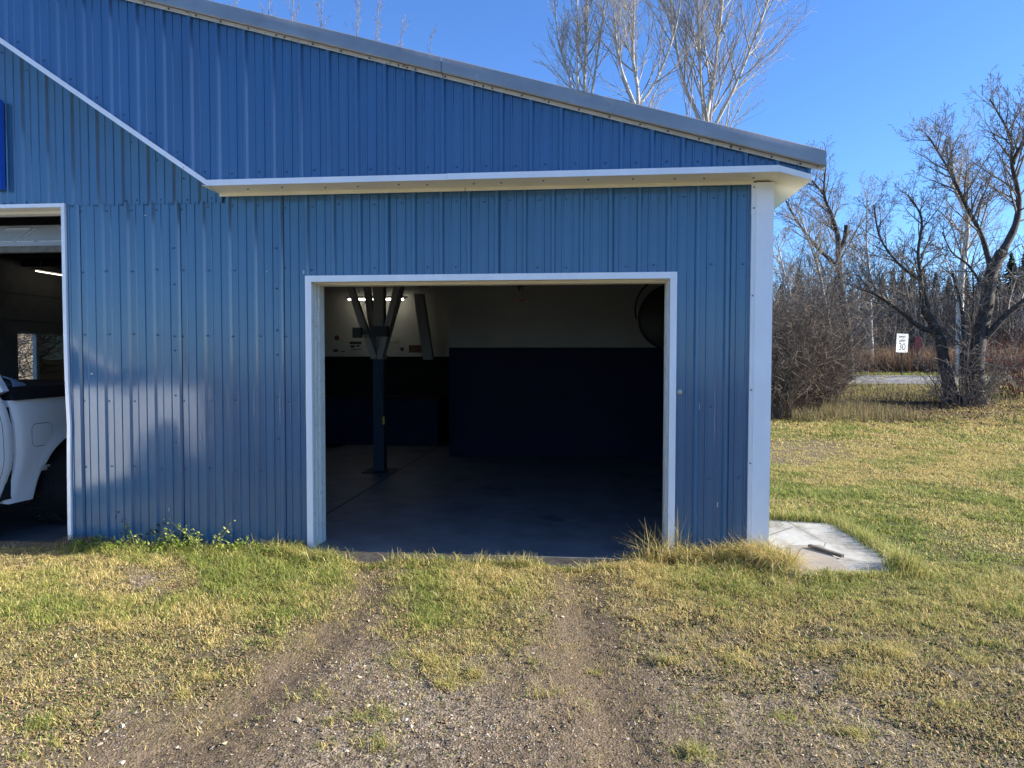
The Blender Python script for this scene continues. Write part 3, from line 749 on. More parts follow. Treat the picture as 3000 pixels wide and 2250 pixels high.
# ------------------------------------------------------------------ things on and in the garage
t = thing('wall_sign', 'bright blue flat sign board on the gable wall above the left door', 'sign', (-1.6, -.06, 3.4))
b = MB(); b.box((-2.9, -.085, 3.062), (-.636, -.03, 3.822)); b.build('board', m_sign, t)
b = MB()
def stroke(p, q_, w=.014): b.bar((p[0], -.0865, p[1]), (q_[0], -.0865, q_[1]), w, .004, 0, (0, 1, 0))
stroke((-.668, 3.392), (-.752, 3.66)); stroke((-.752, 3.66), (-.836, 3.392)); stroke((-.70, 3.485), (-.805, 3.485), .012)
b.build('lettering', m_letter, t)
for z in (3.08, 3.30, 3.56, 3.80):
    b = MB(); screw(b, -.655, -.0855, z, 0, .005); b.build('bolt', m_screw, t)

def bowed(b, pts, r, k=6, m=0): b.tube(pts, r, k, m)
def on(u, v, y): return tuple(on_y(u, v, y))
t = thing('hose_reel', 'round black hose reel hanging from the ceiling behind the right jamb', 'hose reel', on(1960, 925, 4.2))
b = MB(); c = on(1968, 930, 4.2)
b.lathe((c[0], c[1] - .12, c[2]), (0, 1, 0), [(.10, -.02), (.44, 0), (.46, .02), (.46, .05), (.30, .055), (.30, .17), (.46, .175), (.46, .21), (.43, .23), (.08, .25)], 40)
b.build('drum', m_black, t)
b = MB(); b.box((c[0] - .06, c[1] - .06, c[2] + .3), (c[0] + .06, c[1] + .06, 2.89)); b.box((c[0] - .25, c[1] - .06, 2.66), (c[0] - .05, c[1] + .02, 2.74)); b.build('bracket', m_black, t)
b = MB(); pts = [(c[0] - .12 - .40 * math.sin(a_), c[1] - .2, c[2] + .10 + .42 * math.cos(a_)) for a_ in np.linspace(.1, 1.9, 14)]
bowed(b, pts, .013); b.build('hose', m_black, t); b = MB(); b.tube([(c[0] - .12, c[1] - .15, c[2] - .42), (c[0] - .12, c[1] - .15, c[2] - .85)], .01); b.build('hose', m_black, t)

t = thing('door_opener', 'small door opener bracket with a pull cord hanging from the ceiling', 'door opener', on(1520, 845, 1.4))
b = MB(); c = on(1515, 835, 1.5); b.box((c[0] - .07, c[1] - .1, c[2] - .005), (c[0] + .07, c[1] + .15, c[2] + .09)); b.box((c[0] - .1, c[1] - .02, c[2] + .09), (c[0] + .12, c[1] + .02, 2.89)); b.prism([(c[0] - .01, c[1], c[2]), (c[0] + .05, c[1], c[2]), (c[0] + .02, c[1], c[2] - .07)], (0, .03, 0)); b.build('bracket', m_black, t)
b = MB(); b.tube([(c[0] + .055, c[1], c[2]), (c[0] + .055, c[1], c[2] - .145)], .0025, 5); b.build('cord', m_black, t)
b = MB(); b.box((c[0] + .025, c[1] - .01, c[2] - .17), (c[0] + .085, c[1] + .01, c[2] - .146)); b.build('handle', m_red, t)

t = thing('tube_light', 'long lit tube light glowing on the rear wall behind the braced post', 'light', (.45, 7.0, 2.75))
M = NT('lit_tube'); M.b.inputs['Emission Color'].default_value = (1, .93, .76, 1); M.b.inputs['Emission Strength'].default_value = 6.5
b = MB(); b.tube([(-.08, 7.22, 2.745), (1.0, 7.22, 2.745)], .015, 8); b.build('tube', M.m, t)
b = MB(); b.box((-.12, 7.17, 2.77), (1.06, 7.27, 2.80)); b.box((-.1, 7.19, 2.735), (-.082, 7.25, 2.77)); b.box((1.002, 7.19, 2.735), (1.02, 7.25, 2.77))
b.tube([(.0, 7.22, 2.8), (.0, 7.22, 3.25)], .004, 4); b.tube([(.95, 7.22, 2.8), (.95, 7.22, 3.25)], .004, 4); b.build('housing', m_beam, t)
t = thing('tube_light', 'thin lit tube light along the side wall above the truck', 'light', (-4.9, 5.6, 3.0))
b = MB(); p, q_ = on_x(105, 794, -4.6), on_x(215, 812, -4.6); 
b.tube([tuple(p), (p[0], q_[1] + .4, p[2])], .007, 8); M = NT('dim_lit_tube'); M.b.inputs['Emission Color'].default_value = (1, .93, .76, 1); M.b.inputs['Emission Strength'].default_value = 2.0; b.build('tube', M.m, t)
b = MB(); b.box((p[0] - .05, p[1] - .05, p[2] + .02), (p[0] + .05, q_[1] + .45, p[2] + .05)); b.tube([(p[0], p[1] + .1, p[2] + .05), (p[0], p[1] + .1, 3.249)], .004, 4); b.build('housing', m_beam, t)

YW = 7.555
def placard(name, label, cat, u, v, w, h, mat, round_=False, back=0.0):
    c = on_y(u, v, YW)
    b = MB()
    if round_: b.disc((c[0], YW - .001, c[2]), (0, -1, 0), w / 2, .006, 24)
    else: b.box((c[0] - w / 2, YW - .007, c[2] - h / 2), (c[0] + w / 2, YW - .001, c[2] + h / 2))
    o = b.build(name, mat)
    return tag(o, label, cat), c
k_ = 13.15 / F_PX
placard('wall_plate', 'round dull red plate on the white rear wall', 'plate', 987, 990, .085 * 1.2, .1, m_red, True)
o, c = placard('poster', 'grey picture poster with dark blotches on the rear wall', 'poster', 1042, 1015, .25, .20, m_paper)
b = MB()
for dx, dz, w, h in ((0, .07, .24, .05), (-.06, 0, .08, .045), (.05, .01, .07, .03), (.02, -.06, .2, .012)):
    b.box((c[0] + dx - w / 2, YW - .009, c[2] + dz - h / 2), (c[0] + dx + w / 2, YW - .0072, c[2] + dz + h / 2))
pb = b.build('print', m_black)
pb.parent = o
placard('wall_badge', 'small round dark badge on the rear wall beside the maroon board', 'badge', 1178, 1023, .075, .1, m_black, True)
o, c = placard('shop_board', 'maroon rectangular board with faint red script on the rear wall', 'board', 1218, 1022, .27, .145, m_brown)
b = MB(); pts = [(c[0] - .09 + .18 * i / 30, YW - .0085, c[2] + .012 + .018 * math.sin(i * 1.3) + .0006 * i) for i in range(31)]
b.tube(pts, .004, 5); pb = b.build('script', m_red); pb.parent = o
placard('sticker', 'small tilted dark sticker low on the rear wall', 'sticker', 984, 1027, .09, .05, m_black)
placard('sticker', 'tiny dark sticker strip beside the tilted sticker on rear wall', 'sticker', 1005, 1030, .07, .018, m_black)
t = thing('wire_rack', 'thin pale wire rack hung on the rear wall right of the post', 'rack', on(1155, 1005, YW))
b = MB(); c = on(1155, 1005, YW - .03)
for s in (-.09, .09): b.tube([(c[0] + s, c[1], c[2] - .1), (c[0] + s, c[1], c[2] + .1)], .004, 4)
for z in (-.1, 0, .1): b.tube([(c[0] - .09, c[1], c[2] + z), (c[0] + .09, c[1], c[2] + z)], .004, 4)
b.build('frame', m_inwhite, t)
t = thing('speaker_box', 'black speaker box strapped between the braces of the post', 'speaker', (1.4, 3.75, 2.0))
b = MB(); b.box((1.44, 3.70, 1.92), (1.68, 3.82, 2.06)); b.box((1.18, 3.72, 1.90), (1.30, 3.80, 2.04)); b.box((1.301, 3.75, 1.96), (1.439, 3.78, 1.99)); b.build('body', m_black, t)
t = thing('hanging_cord', 'thin teal cord with yellow clip hanging down the post', 'cord', (1.5, 3.9, 1.5))
b = MB(); b.tube([(1.46, 3.86, 1.95), (1.475, 3.88, 1.6), (1.51, 3.89, 1.2), (1.565, 3.9, .79)], .007, 6); b.build('cord', pmat('teal_cord', (.02, .10, .09), .6), t)
b = MB(); b.box((1.555, 3.88, .68), (1.585, 3.905, .79)); b.build('clip', m_yellow, t)
t = thing('workbench', 'low navy bench along the rear wall of the shop', 'bench', (.5, 7.3, 0))
b = MB(); b.box((-1.2, 6.95, .86), (1.75, 7.5, .90)); b.build('top', m_innavy2, t)
b = MB(); b.box((-1.15, 7.0, 0), (1.7, 7.5, .859)); b.build('cabinet', m_innavy, t)

# ------------------------------------------------------------------ white pickup in the left bay, nose out
T = thing('pickup_truck', 'white pickup truck parked nose out in the left door bay', 'truck', (-1.85, 0, -.1))
XR, XL = -.85, -2.85
ZO = -.1
def section(z):                  # how far the flank is set in from its widest line at height z
    return float(np.interp(z, [.15, .30, .50, .56, .75, .98, 1.10, 1.21, 1.27], [.080, .05, .030, .008, .0, .003, .012, .035, .05]))
def edge_warp(z): return float(np.interp(z, [.25, .45, .68, .97, 1.2, 1.3], [-.135, -.045, .0, -.012, -.06, -.13]))
def arch(y, yc, zc, r):
    d = r * r - (y - yc)**2; return zc + math.sqrt(d) if d > 0 else -9
RA, FA = 1.06, -2.52
def flank(y0, y1, ztop, zbot, xoff=0, seams=()):
    b = MB(); ys = sorted(set(list(np.arange(y0, y1, .035)) + [y1] + [s_ for q0 in (RA, FA) for s_ in (q0 - .54, q0 - .5, q0 + .5, q0 + .54) if y0 < s_ < y1]))
    for side, sx in ((XR, 1), (XL, -1)):
        cols = []
        for y in ys:
            lo = max(zbot(y), arch(y, RA, .30, .54), arch(y, FA, .30, .54)); hi = ztop(y)
            zs = np.linspace(lo, max(hi, lo + .02), 14)
            flare = max(0, 1 - abs(math.hypot(y - RA, .0) - .5) / .1) * 0
            pts = []
            for z in zs:
                dr = min(abs(math.hypot(y - RA, z - .30) - .54), abs(math.hypot(y - FA, z - .30) - .54))
                fl_ = .022 * math.exp(-(dr / .07)**2)
                endc = .022 * math.exp(-((y - y0) / .03)**2) + .022 * math.exp(-((y - y1) / .03)**2)
                pts.append((side - sx * (section(z) + endc) + sx * (xoff + fl_), y, z))
            cols.append(pts)
        base = len(b.v); flat = [p for c_ in cols for p in c_]; k = 14
        fs = [(i * k + j, (i + 1) * k + j, (i + 1) * k + j + 1, i * k + j + 1) for i in range(len(cols) - 1) for j in range(k - 1)]
        b.add(flat, fs, 0, True)
        flat = [(p[0], p[1] + edge_warp(p[2]) * math.exp(-abs(p[1] - .24) / .22), p[2]) for p in flat]; b.v[base:base + len(flat)] = [tuple(map(float, p)) for p in flat]; inn = [(p[0] - sx * .05, p[1], p[2]) for p in flat]
        b.add(inn, fs, 0, True)
        for edge in ([i * k for i in range(len(cols))], [i * k + k - 1 for i in range(len(cols))], list(range(k)), [(len(cols) - 1) * k + j for j in range(k)]):
            vs = [flat[i] for i in edge] + [inn[i] for i in edge]; n = len(edge)
            b.add(vs, [(i, i + 1, n + i + 1, n + i) for i in range(n - 1)], 0)
    return b
GAPY = .20
b = flank(.288, 2.25, lambda y: 1.21 + .012 * (y - .25), lambda y: .265 if y < .3 else .25)
b.box((XL + .08, 2.2, .45), (XR - .08, 2.26, 1.21)); b.box((XL + .06, .30, .50), (XR - .06, 2.2, .55))
bed = b.build('bed', m_truck, T)
b = MB(); b.box((XR - .50, .0, .30), (XR - .055, .31, 1.15), 0); b.build('cab_gap_shade', m_dark, bed)  # black block added behind the gap, stands in for its shade
b = MB(); zs_ = np.linspace(.30, 1.24, 16); b.tube([(XR - section(z) + .001, .125 + edge_warp(z) * .8, z) for z in zs_], .0022, 5); b.build('door_seam', m_dark, bed)
# fuel door
b = MB()
def rr(cy, cz, w, h, r, n=6):
    o = []
    for qx, qz, a0 in ((1, 1, 0), (-1, 1, 90), (-1, -1, 180), (1, -1, 270)):
        for i in range(n + 1):
            a_ = math.radians(a0 + 90 * i / n); o.append((cy + qx * (w / 2 - r) + r * math.cos(a_), cz + qz * (h / 2 - r) + r * math.sin(a_)))
    return o
o_ = rr(.575, .865, .262, .222, .06); i_ = rr(.575, .865, .252, .212, .055)
ff = lambda y, z, d: (XR - section(z) + d, y, z)
b.add([ff(y, z, .0015) for y, z in o_] + [ff(y, z, .0015) for y, z in i_], [(j, (j + 1) % len(o_), len(o_) + (j + 1) % len(o_), len(o_) + j) for j in range(len(o_))], 1)
b.prism([ff(y, z, .0035) for y, z in i_], (-.003, 0, 0), 0)
b.build('fuel_door', [m_truck, m_dark], bed)
b = MB(); b.hexa([(XL + .02, .26, 1.222), (XR - .02, .26, 1.222), (XR - .02, 2.22, 1.245), (XL + .02, 2.22, 1.245), (XL + .05, .26, 1.33), (XR - .05, .26, 1.33), (XR - .05, 2.22, 1.345), (XL + .05, 2.22, 1.345)])
b.bar((XR - .015, .26, 1.225), (XR - .015, 2.22, 1.248), .02, .03); b.build('bed_cover', m_black, T)
# cab and front end: flanks, hood, roof, glass
b = flank(-.95, .252, lambda y: 1.29, lambda y: .235 if y < .1 else .26)
b2 = flank(-2.10, -.955, lambda y: 1.29, lambda y: .235)
for m_ in (b2,): b.add(m_.v, m_.f, 0, True)
b3 = flank(-3.42, -2.105, lambda y: 1.20 + .05 * (y + 3.42) / 1.3, lambda y: .30)
b.add(b3.v, b3.f, 0, True)
def loft(rings, m=0, smooth=True):
    k = len(rings[0]); flat = [p for r in rings for p in r]
    b.add(flat, [(i * k + j, (i + 1) * k + j, (i + 1) * k + j + 1, i * k + j + 1) for i in range(len(rings) - 1) for j in range(k - 1)], m, smooth)
xm = (XL + XR) / 2
def arc_ring(y, zs, hw, crown): return [(xm + hw * t_, y, zs + crown * (1 - t_ * t_) - .04 * abs(t_)**8) for t_ in np.linspace(-1, 1, 17)]
loft([arc_ring(-3.45, 1.00, .90, .02), arc_ring(-3.42, 1.17, .93, .05), arc_ring(-3.2, 1.215, .955, .09), arc_ring(-2.4, 1.26, .965, .10), arc_ring(-2.05, 1.29, .965, .08)])   # hood
loft([arc_ring(-1.30, 1.80, .66, .04), arc_ring(-1.15, 1.845, .68, .05), arc_ring(-.5, 1.865, .70, .05), arc_ring(.05, 1.84, .70, .05), arc_ring(.14, 1.80, .69, .04)])         # roof
for sx in (1, -1):               # pillars
    xb = xm + sx * .945; xt = xm + sx * .69
    b.bar((xb, -2.05, 1.28), (xt, -1.30, 1.81), .07, .06); b.bar((xb, -.93, 1.28), (xt, -.72, 1.84), .07, .06)
    b.bar((xb, .17, 1.28), (xt, .10, 1.82), .10, .09); b.bar((xt, -1.3, 1.82), (xt, .1, 1.83), .06, .06)
b.box((XL + .1, .14, .4), (XR - .1, .19, 1.29)); b.box((XL + .08, -3.44, .45), (XR - .08, -3.40, 1.18))
cab = b.build('cab', m_truck, T)
b = MB()
for sx in (1, -1):
    xb = xm + sx * .93; xt = xm + sx * .70
    for y0_, y1_, t0, t1 in ((-1.98, -.98, -1.24, -.78), (-.90, .13, -.70, .06)):
        b.prism([(xb, y0_, 1.292), (xb, y1_, 1.292), (xt, t1, 1.80), (xt, t0, 1.80)], (-sx * .008, 0, 0))
b.prism([(xm - .88, -2.03, 1.295), (xm + .88, -2.03, 1.295), (xm + .66, -1.31, 1.80), (xm - .66, -1.31, 1.80)], (0, .012, 0))
b.prism([(xm - .88, .15, 1.295), (xm + .88, .15, 1.295), (xm + .66, .115, 1.80), (xm - .66, .115, 1.80)], (0, -.012, 0))
b.build('window', m_glass, cab)
b = MB()
for y in (-.952, -2.102):
    b = MB(); b.box((XR - .01, y - .003, .3), (XR - .004, y + .003, 1.2)); b.build('door_seam', m_dark, cab)
for y in (-.75, -1.85):
    b = MB(); b.box((XR + .001, y, 1.02), (XR + .03, y + .18, 1.05)); b.build('handle', m_truck, cab)
b = MB(); b.box((XR - .02, -1.93, 1.28), (XR + .20, -1.80, 1.50)); b.build('mirror', m_black, T); b = MB(); b.box((XL - .20, -1.93, 1.28), (XL + .02, -1.80, 1.50)); b.build('mirror', m_black, T)
b = MB(); b.box((XL + .35, -3.50, .62), (XR - .35, -3.455, 1.1)); b.build('grille', m_black, T)
for x0_, x1_ in ((XL + .08, XL + .34), (XR - .34, XR - .08)):
    b = MB(); b.box((x0_, -3.49, .85), (x1_, -3.445, 1.08)); b.build('headlight', m_chrome, T)
b = MB(); b.box((XL + .03, -3.58, .35), (XR - .03, -3.46, .60)); b.build('bumper', m_chrome, T)
b = MB(); b.box((XL + .10, -3.38, .28), (XR - .10, 2.15, .42)); b.box((XL + .12, .5, .42), (XR - .12, 1.7, .80)); b.box((XL + .12, -3.1, .42), (XR - .12, -1.95, .85)); b.build('chassis', m_black, T)
def wheel(x, y, sx):
    b = MB(); R_ = .41; w = .28; c = (x, y, ZO + R_)
    b.lathe((c[0] - sx * w, c[1], c[2]), (sx, 0, 0), [(.22, 0), (.36, .0), (R_ - .02, .03), (R_ - .008, .06), (R_ - .008, w - .06), (R_ - .02, w - .03), (.36, w), (.24, w - .005), (.22, w - .02)], 48)
    for i in range(44):
        a_ = 2 * math.pi * i / 44
        for xo, da, hw in ((.035, 0, .035), (.105, .06, .03), (.175, 0, .03), (.245, .06, .035)):
            a2 = a_ + da; n = Vector((0, math.cos(a2), math.sin(a2))); tn = Vector((0, -math.sin(a2), math.cos(a2)))
            m0 = Vector((c[0] - sx * (w - xo), c[1], c[2])) + n * (R_ - .006)
            k = .35 if da else -.35
            d = (Vector((1, 0, 0)) + tn * k).normalized() * hw
            e_ = tn * .016; h_ = n * .016
            b.hexa([m0 - d - e_, m0 + d - e_, m0 + d + e_, m0 - d + e_, m0 - d * .95 - e_ * .8 + h_, m0 + d * .95 - e_ * .8 + h_, m0 + d * .95 + e_ * .8 + h_, m0 - d * .95 + e_ * .8 + h_])
    o = MB(); o.v, o.f, o.m, o.sm = b.v, b.f, b.m, b.sm
    tyre = o.build('wheel', m_rubber, T)
    r = MB(); r.lathe((c[0] - sx * .05, c[1], c[2]), (sx, 0, 0), [(.225, 0), (.225, .03), (.20, .035), (.17, .0), (.06, .01), (.05, .03)], 32)
    for i in range(6):
        a_ = i * math.pi / 3; r.bar((c[0] - sx * .022, c[1], c[2]), (c[0] - sx * .022, c[1] + .2 * math.cos(a_), c[2] + .2 * math.sin(a_)), .04, .02, 0, (1, 0, 0))
    r.build('rim', m_chrome, tyre)
for y in (RA, FA): wheel(XR - .01, y, 1); wheel(XL + .01, y, -1)
o = MB(); c = on_x(45, 1122, -1.02)
rr_ = random.Random(3)
ring = []
for j in range(9):
    ring.append([(c[0] - .05 + .12 * math.sin(a_) * (1 - j / 9) + rr_.uniform(-.008, .008), c[1] - .10 + .27 * (j / 8) + rr_.uniform(-.01, .01), 1.333 + .10 * abs(math.cos(a_)) * (1 - (j / 8.5)**2) * (.75 + rr_.uniform(-.1, .2)) * (a_ < 99)) for a_ in np.linspace(-1.57, 1.57, 9)])
b = MB(); loft_v = [p for r in ring for p in r]
b.add(loft_v, [(i * 9 + j, (i + 1) * 9 + j, (i + 1) * 9 + j + 1, i * 9 + j + 1) for i in range(8) for j in range(8)], 0, True)
b.tube([(c[0] - .02, c[1] - .12, 1.43), (c[0] - .05, c[1] + .0, 1.40), (c[0] - .06, c[1] + .1, 1.38)], [.005, .012, .004], 6)
tag(b.build('plastic_sheet', m_rag), 'crumpled pale blue plastic sheet lying on the black bed cover', 'plastic sheet')

# ------------------------------------------------------------------ concrete pad beside the corner
b = MB()
pad = [(5.84, 1.45), (6.20, 1.37), (6.33, 1.31), (6.76, 1.20), (6.80, .86), (6.75, .52), (6.78, .1), (6.73, -.2), (6.68, -.33), (6.5, -.36), (6.35, -.42), (5.84, -.5)]
M = NT('pale_concrete'); v = M.coord()
cc = M.ramp(M.noise(3, 7, M.coord((1, .5, 1)), .7), [(.35, (.20, .185, .155)), (.5, (.36, .345, .305)), (.7, (.46, .445, .41))])
cc = M.mix(M.ramp(M.noise(22, 5, v), [(.66, (0, 0, 0)), (.74, (.6, .6, .6))]), cc, (.2, .18, .15))
vc = M.n('TexVoronoi'); vc.feature = 'DISTANCE_TO_EDGE'; vc.inputs['Scale'].default_value = 1.7; M.l(v, vc.inputs['Vector'])
cc = M.mix(M.ramp(vc.outputs['Distance'], [(.004, (.8, .8, .8)), (.012, (0, 0, 0))]), cc, (.09, .08, .06))
M.l(cc, M.b.inputs['Base Color']); M.b.inputs['Roughness'].default_value = .9; M.bump(M.noise(50, 5, v), .3, .004)
b.prism([(x, y, -.08) for x, y in pad[::-1]], (0, 0, .118)); tag(b.build('concrete_pad', M.m), 'pale concrete pad on the grass beside the garage corner', 'slab')
b = MB(); pl = [on_floor(u, v, .045) for u, v in ((2404, 1598), (2488, 1672), (2408, 1692), (2300, 1680), (2310, 1600))]
b.prism([(p[0], p[1], .040) for p in pl][::-1], (0, 0, .012))
tag(b.build('plywood_sheet', pmat('weathered_plywood', (.25, .215, .175), .85, 0, .15, 6, (1, 4, 1), .2, 60, dark=(.36, .21, .12), dark_at=.60)), 'weathered grey plywood sheet lying on the concrete pad', 'plywood')
b = MB(); p, q_ = on_floor(2371, 1597, .075), on_floor(2469, 1630, .06)
b.bar((p[0], p[1], .072), (q_[0], q_[1], .062), .035, .022); tag(b.build('timber_offcut', pmat('dark_weathered_timber', (.09, .075, .06), .9, 0, .3, 10, (1, 1, 1), .3, 80)), 'dark strip of timber lying across the concrete pad', 'timber')

# ------------------------------------------------------------------ speed sign, red sign, wires
def text_mesh(s, size, c, r, upv, n, mat, parent, name, xscale=1.0):
    cu = bpy.data.curves.new(name, 'FONT'); cu.body = s; cu.size = size; cu.extrude = .002; cu.align_x = 'CENTER'; cu.align_y = 'CENTER'
    o = bpy.data.objects.new(name, cu); COL.objects.link(o); cu.materials.append(mat)
    Mx = Matrix.Identity(4)
    for i in range(3): Mx[i][0] = r[i] * xscale; Mx[i][1] = upv[i]; Mx[i][2] = n[i]; Mx[i][3] = c[i]
    bpy.context.view_layer.update()
    me = bpy.data.meshes.new_from_object(o.evaluated_get(bpy.context.evaluated_depsgraph_get())); bpy.data.objects.remove(o)
    me.materials.clear(); me.materials.append(mat)
    o = bpy.data.objects.new(name, me); COL.objects.link(o)
    o.parent = parent; o.matrix_local = Matrix.Translation(-parent.location) @ Mx
    return o
sc_ = at(2643, 1005, 35.0); zg = float(ground_z(sc_[0], sc_[1]))
t = thing('speed_limit_sign', 'white speed limit 30 sign on a steel post across the road', 'road sign', (sc_[0], sc_[1], zg))
yaw = .28
r_ = Vector((rd[0] * math.cos(yaw) + fw[0] * math.sin(yaw), rd[1] * math.cos(yaw) + fw[1] * math.sin(yaw), 0)).normalized(); n_ = Vector((r_.y, -r_.x, 0)); up_ = Vector((0, 0, 1)); 
r_ = (r_ - up_ * .03).normalized(); up_ = r_.cross(n_) * -1 if r_.cross(n_).z < 0 else r_.cross(n_)
c = Vector(sc_)
def pl_(x, z, d): return c + r_ * x + up_ * z + n_ * d
w_, h_ = .74 / 2, .95 / 2
b = MB(); b.prism([pl_(x, z, 0) for x, z in rr(0, 0, w_ * 2, h_ * 2, .05)], n_ * .006); face = b.build('plate', pmat('white_sign_face', (.72, .73, .72), .4, 0, .04), t)
m_ink = pmat('black_sign_ink', (.02, .02, .02), .5)
b = MB()
for x0_, x1_, z0_, z1_ in ((-.34, .34, .435, .447), (-.34, .34, -.447, -.435), (-.347, -.335, -.44, .44), (.335, .347, -.44, .44)):
    b.prism([pl_(x0_, z0_, .007), pl_(x1_, z0_, .007), pl_(x1_, z1_, .007), pl_(x0_, z1_, .007)], n_ * .001)
b.build('border', m_ink, face) if False else None
for s_, z, sz in (('SPEED', .30, .19), ('LIMIT', .11, .19), ('30', -.20, .50)):
    text_mesh(s_, sz, pl_(0, z, .009), r_, up_, n_, m_ink, t, 'lettering', .92)
b = MB(); b.bar((c[0], c[1] + .03, zg - .3), (c[0], c[1] + .03, c[2] + .42), .06, .04); b.build('post', pmat('rusty_steel_post', (.10, .075, .055), .7, .3), t)
c2 = at(2690, 1006, 36.5)
t = thing('red_road_sign', 'faded red octagonal road sign seen through the twigs beyond the road', 'road sign', tuple(c2))
b = MB(); oc = [(c2[0] + .20 * math.cos(math.radians(22.5 + 45 * i)), c2[1], c2[2] + .42 * math.sin(math.radians(22.5 + 45 * i))) for i in range(8)]
b.prism(oc, (0, .006, 0)); b.build('plate', pmat('faded_red_face', (.26, .035, .03), .5, 0, .2, 8), t)
b = MB(); b.bar((c2[0], c2[1] + .03, .6), (c2[0], c2[1] + .03, c2[2] + .3), .05, .03); b.build('post', m_twig, t)

for i, (v0, v1, lab) in enumerate(((838, 806, 'lowest sagging utility wire above the far treeline'), (832, 797, 'second utility wire just above the lowest one'), (812, 752, 'topmost utility wire rising to the right behind the big tree'))):
    pts = []
    for k in range(21):
        tt = k / 20; u = 1900 + 1500 * tt
        vv_ = v0 + (v1 - v0) * (u - 2370) / 630 + 10 * math.sin(math.pi * tt)
        pts.append(tuple(at(u, vv_, 40 + i)))
    b = MB(); b.tube(pts, .016, 5); tag(b.build('utility_wire', m_black), lab, 'wire', 'utility wires over the road')

# ------------------------------------------------------------------ trees
R = random.Random(11)
def rot_dir(d, ang, az):
    o = d.orthogonal().normalized(); q = d.cross(o)
    s = o * math.cos(az) + q * math.sin(az)
    return (d * math.cos(ang) + s * math.sin(ang)).normalized()
def grow(b, p, d, L, r, lv, P, k=None):
    n = max(2, min(6, int(3 + L * 1.2))) if lv else 6
    pts = [p.copy()]; rad = [r]; dirs = [d.copy()]
    for i in range(n):
        j = P['jit'] * (1 if lv else .7)
        d = (d + Vector((R.gauss(0, j), R.gauss(0, j), R.gauss(0, j) + P['up']))).normalized()
        p = p + d * (L / n); pts.append(p.copy()); dirs.append(d.copy()); rad.append(max(P['rmin'], r * (1 - .82 * (i + 1) / n)))
    b.tube(pts, rad, P['sides'][min(lv, len(P['sides']) - 1)], cap=False)
    kids = P['kids']
    if lv < len(kids):
        m = kids[lv]; m = max(1, int(m * R.uniform(.75, 1.25)))
        for q in range(m):
            t = P.get('t0', .2) + (1 - P.get('t0', .2)) * (q + R.random()) / m
            f = t * n; i = min(n - 1, int(f)); pp = pts[i].lerp(pts[i + 1], f - i)
            nd = rot_dir(dirs[i + 1], R.gauss(P['ang'], .17), R.random() * 6.283)
            rr0 = max(P['rmin'], (rad[i] * (1 - f + i) + rad[i + 1] * (f - i)) * P.get('rk', .6))
            grow(b, pp, nd, L * P['ratio'] * R.uniform(.65, 1.15) * (1.15 - .55 * t), rr0, lv + 1, P)
def smooth_pts(ctrl, n=5):
    c = [Vector(p) for p in ctrl]; out = []
    for i in range(len(c) - 1):
        p0, p1, p2, p3 = c[max(i - 1, 0)], c[i], c[i + 1], c[min(i + 2, len(c) - 1)]
        for j in range(n):
            t = j / n
            out.append(.5 * ((2 * p1) + (p2 - p0) * t + (2 * p0 - 5 * p1 + 4 * p2 - p3) * t * t + (3 * p1 - p0 - 3 * p2 + p3) * t**3))
    out.append(c[-1]); return out
def limb(b, ctrl, r0, r1, sides=7):
    r0 *= .86
    pts = smooth_pts(ctrl); n = len(pts); rad = [r0 + (r1 - r0) * (i / (n - 1))**.8 for i in range(n)]
    rad = [q * (1 + .06 * math.sin(i * 2.1)) for i, q in enumerate(rad)]
    b.tube(pts, rad, sides); return pts, rad
def sprout(b, pts, rad, n, t0, L0, L1, ang, P, t1=1.0):
    """branches off a hand-laid limb"""
    for q in range(n):
        t = t0 + (t1 - t0) * (q + R.random() * .8) / n; f = t * (len(pts) - 1); i = min(len(pts) - 2, int(f))
        d = (pts[i + 1] - pts[i]).normalized(); pp = pts[i].lerp(pts[i + 1], f - i)
        nd = rot_dir(d, R.gauss(ang, .15), R.random() * 6.283)
        L = (L0 + (L1 - L0) * (t - t0) / max(1e-6, t1 - t0)) * R.uniform(.7, 1.2)
        grow(b, pp, nd, L, max(P['rmin'] * 1.5, min(rad[i] * .6, .012 + L * .012)), 0, P)

PA = dict(jit=.045, up=.07, rmin=.0036, sides=[4, 3, 3, 3], kids=[8, 6], ang=.50, ratio=.50, t0=.15)
def aspen(label, trunk, L0, L1, n, r0=.13, t0=.35, group='pale aspens behind the garage', mats=(m_aspen, m_aspentwig), P=PA, ang=.55, forks=(), r1=.02):
    g = trunk[0]; t = thing('aspen_tree', label, 'tree', g, group)
    b = MB(); pts, rad = limb(b, trunk, r0, r1)
    c = MB(); fk = []
    for f in forks:
        fk.append(limb(b, f, r0 * .6, r1 * .8, 6))
    b.build('trunk', mats[0], t)
    sprout(c, pts, rad, n, t0, L0, L1, ang, P)
    for fp, fr in fk: sprout(c, fp, fr, int(n * .6), .25, L0 * .75, L1 * .9, ang, P)
    c.build('crown', mats[1], t); return t
def gz(p): return (p[0], p[1], float(ground_z(p[0], p[1])) - .05)
def base(u, depth): p = at(u, 1056, depth); return gz(p)
def A3(*q): return [tuple(at(u, v, d)) for u, v, d in q]

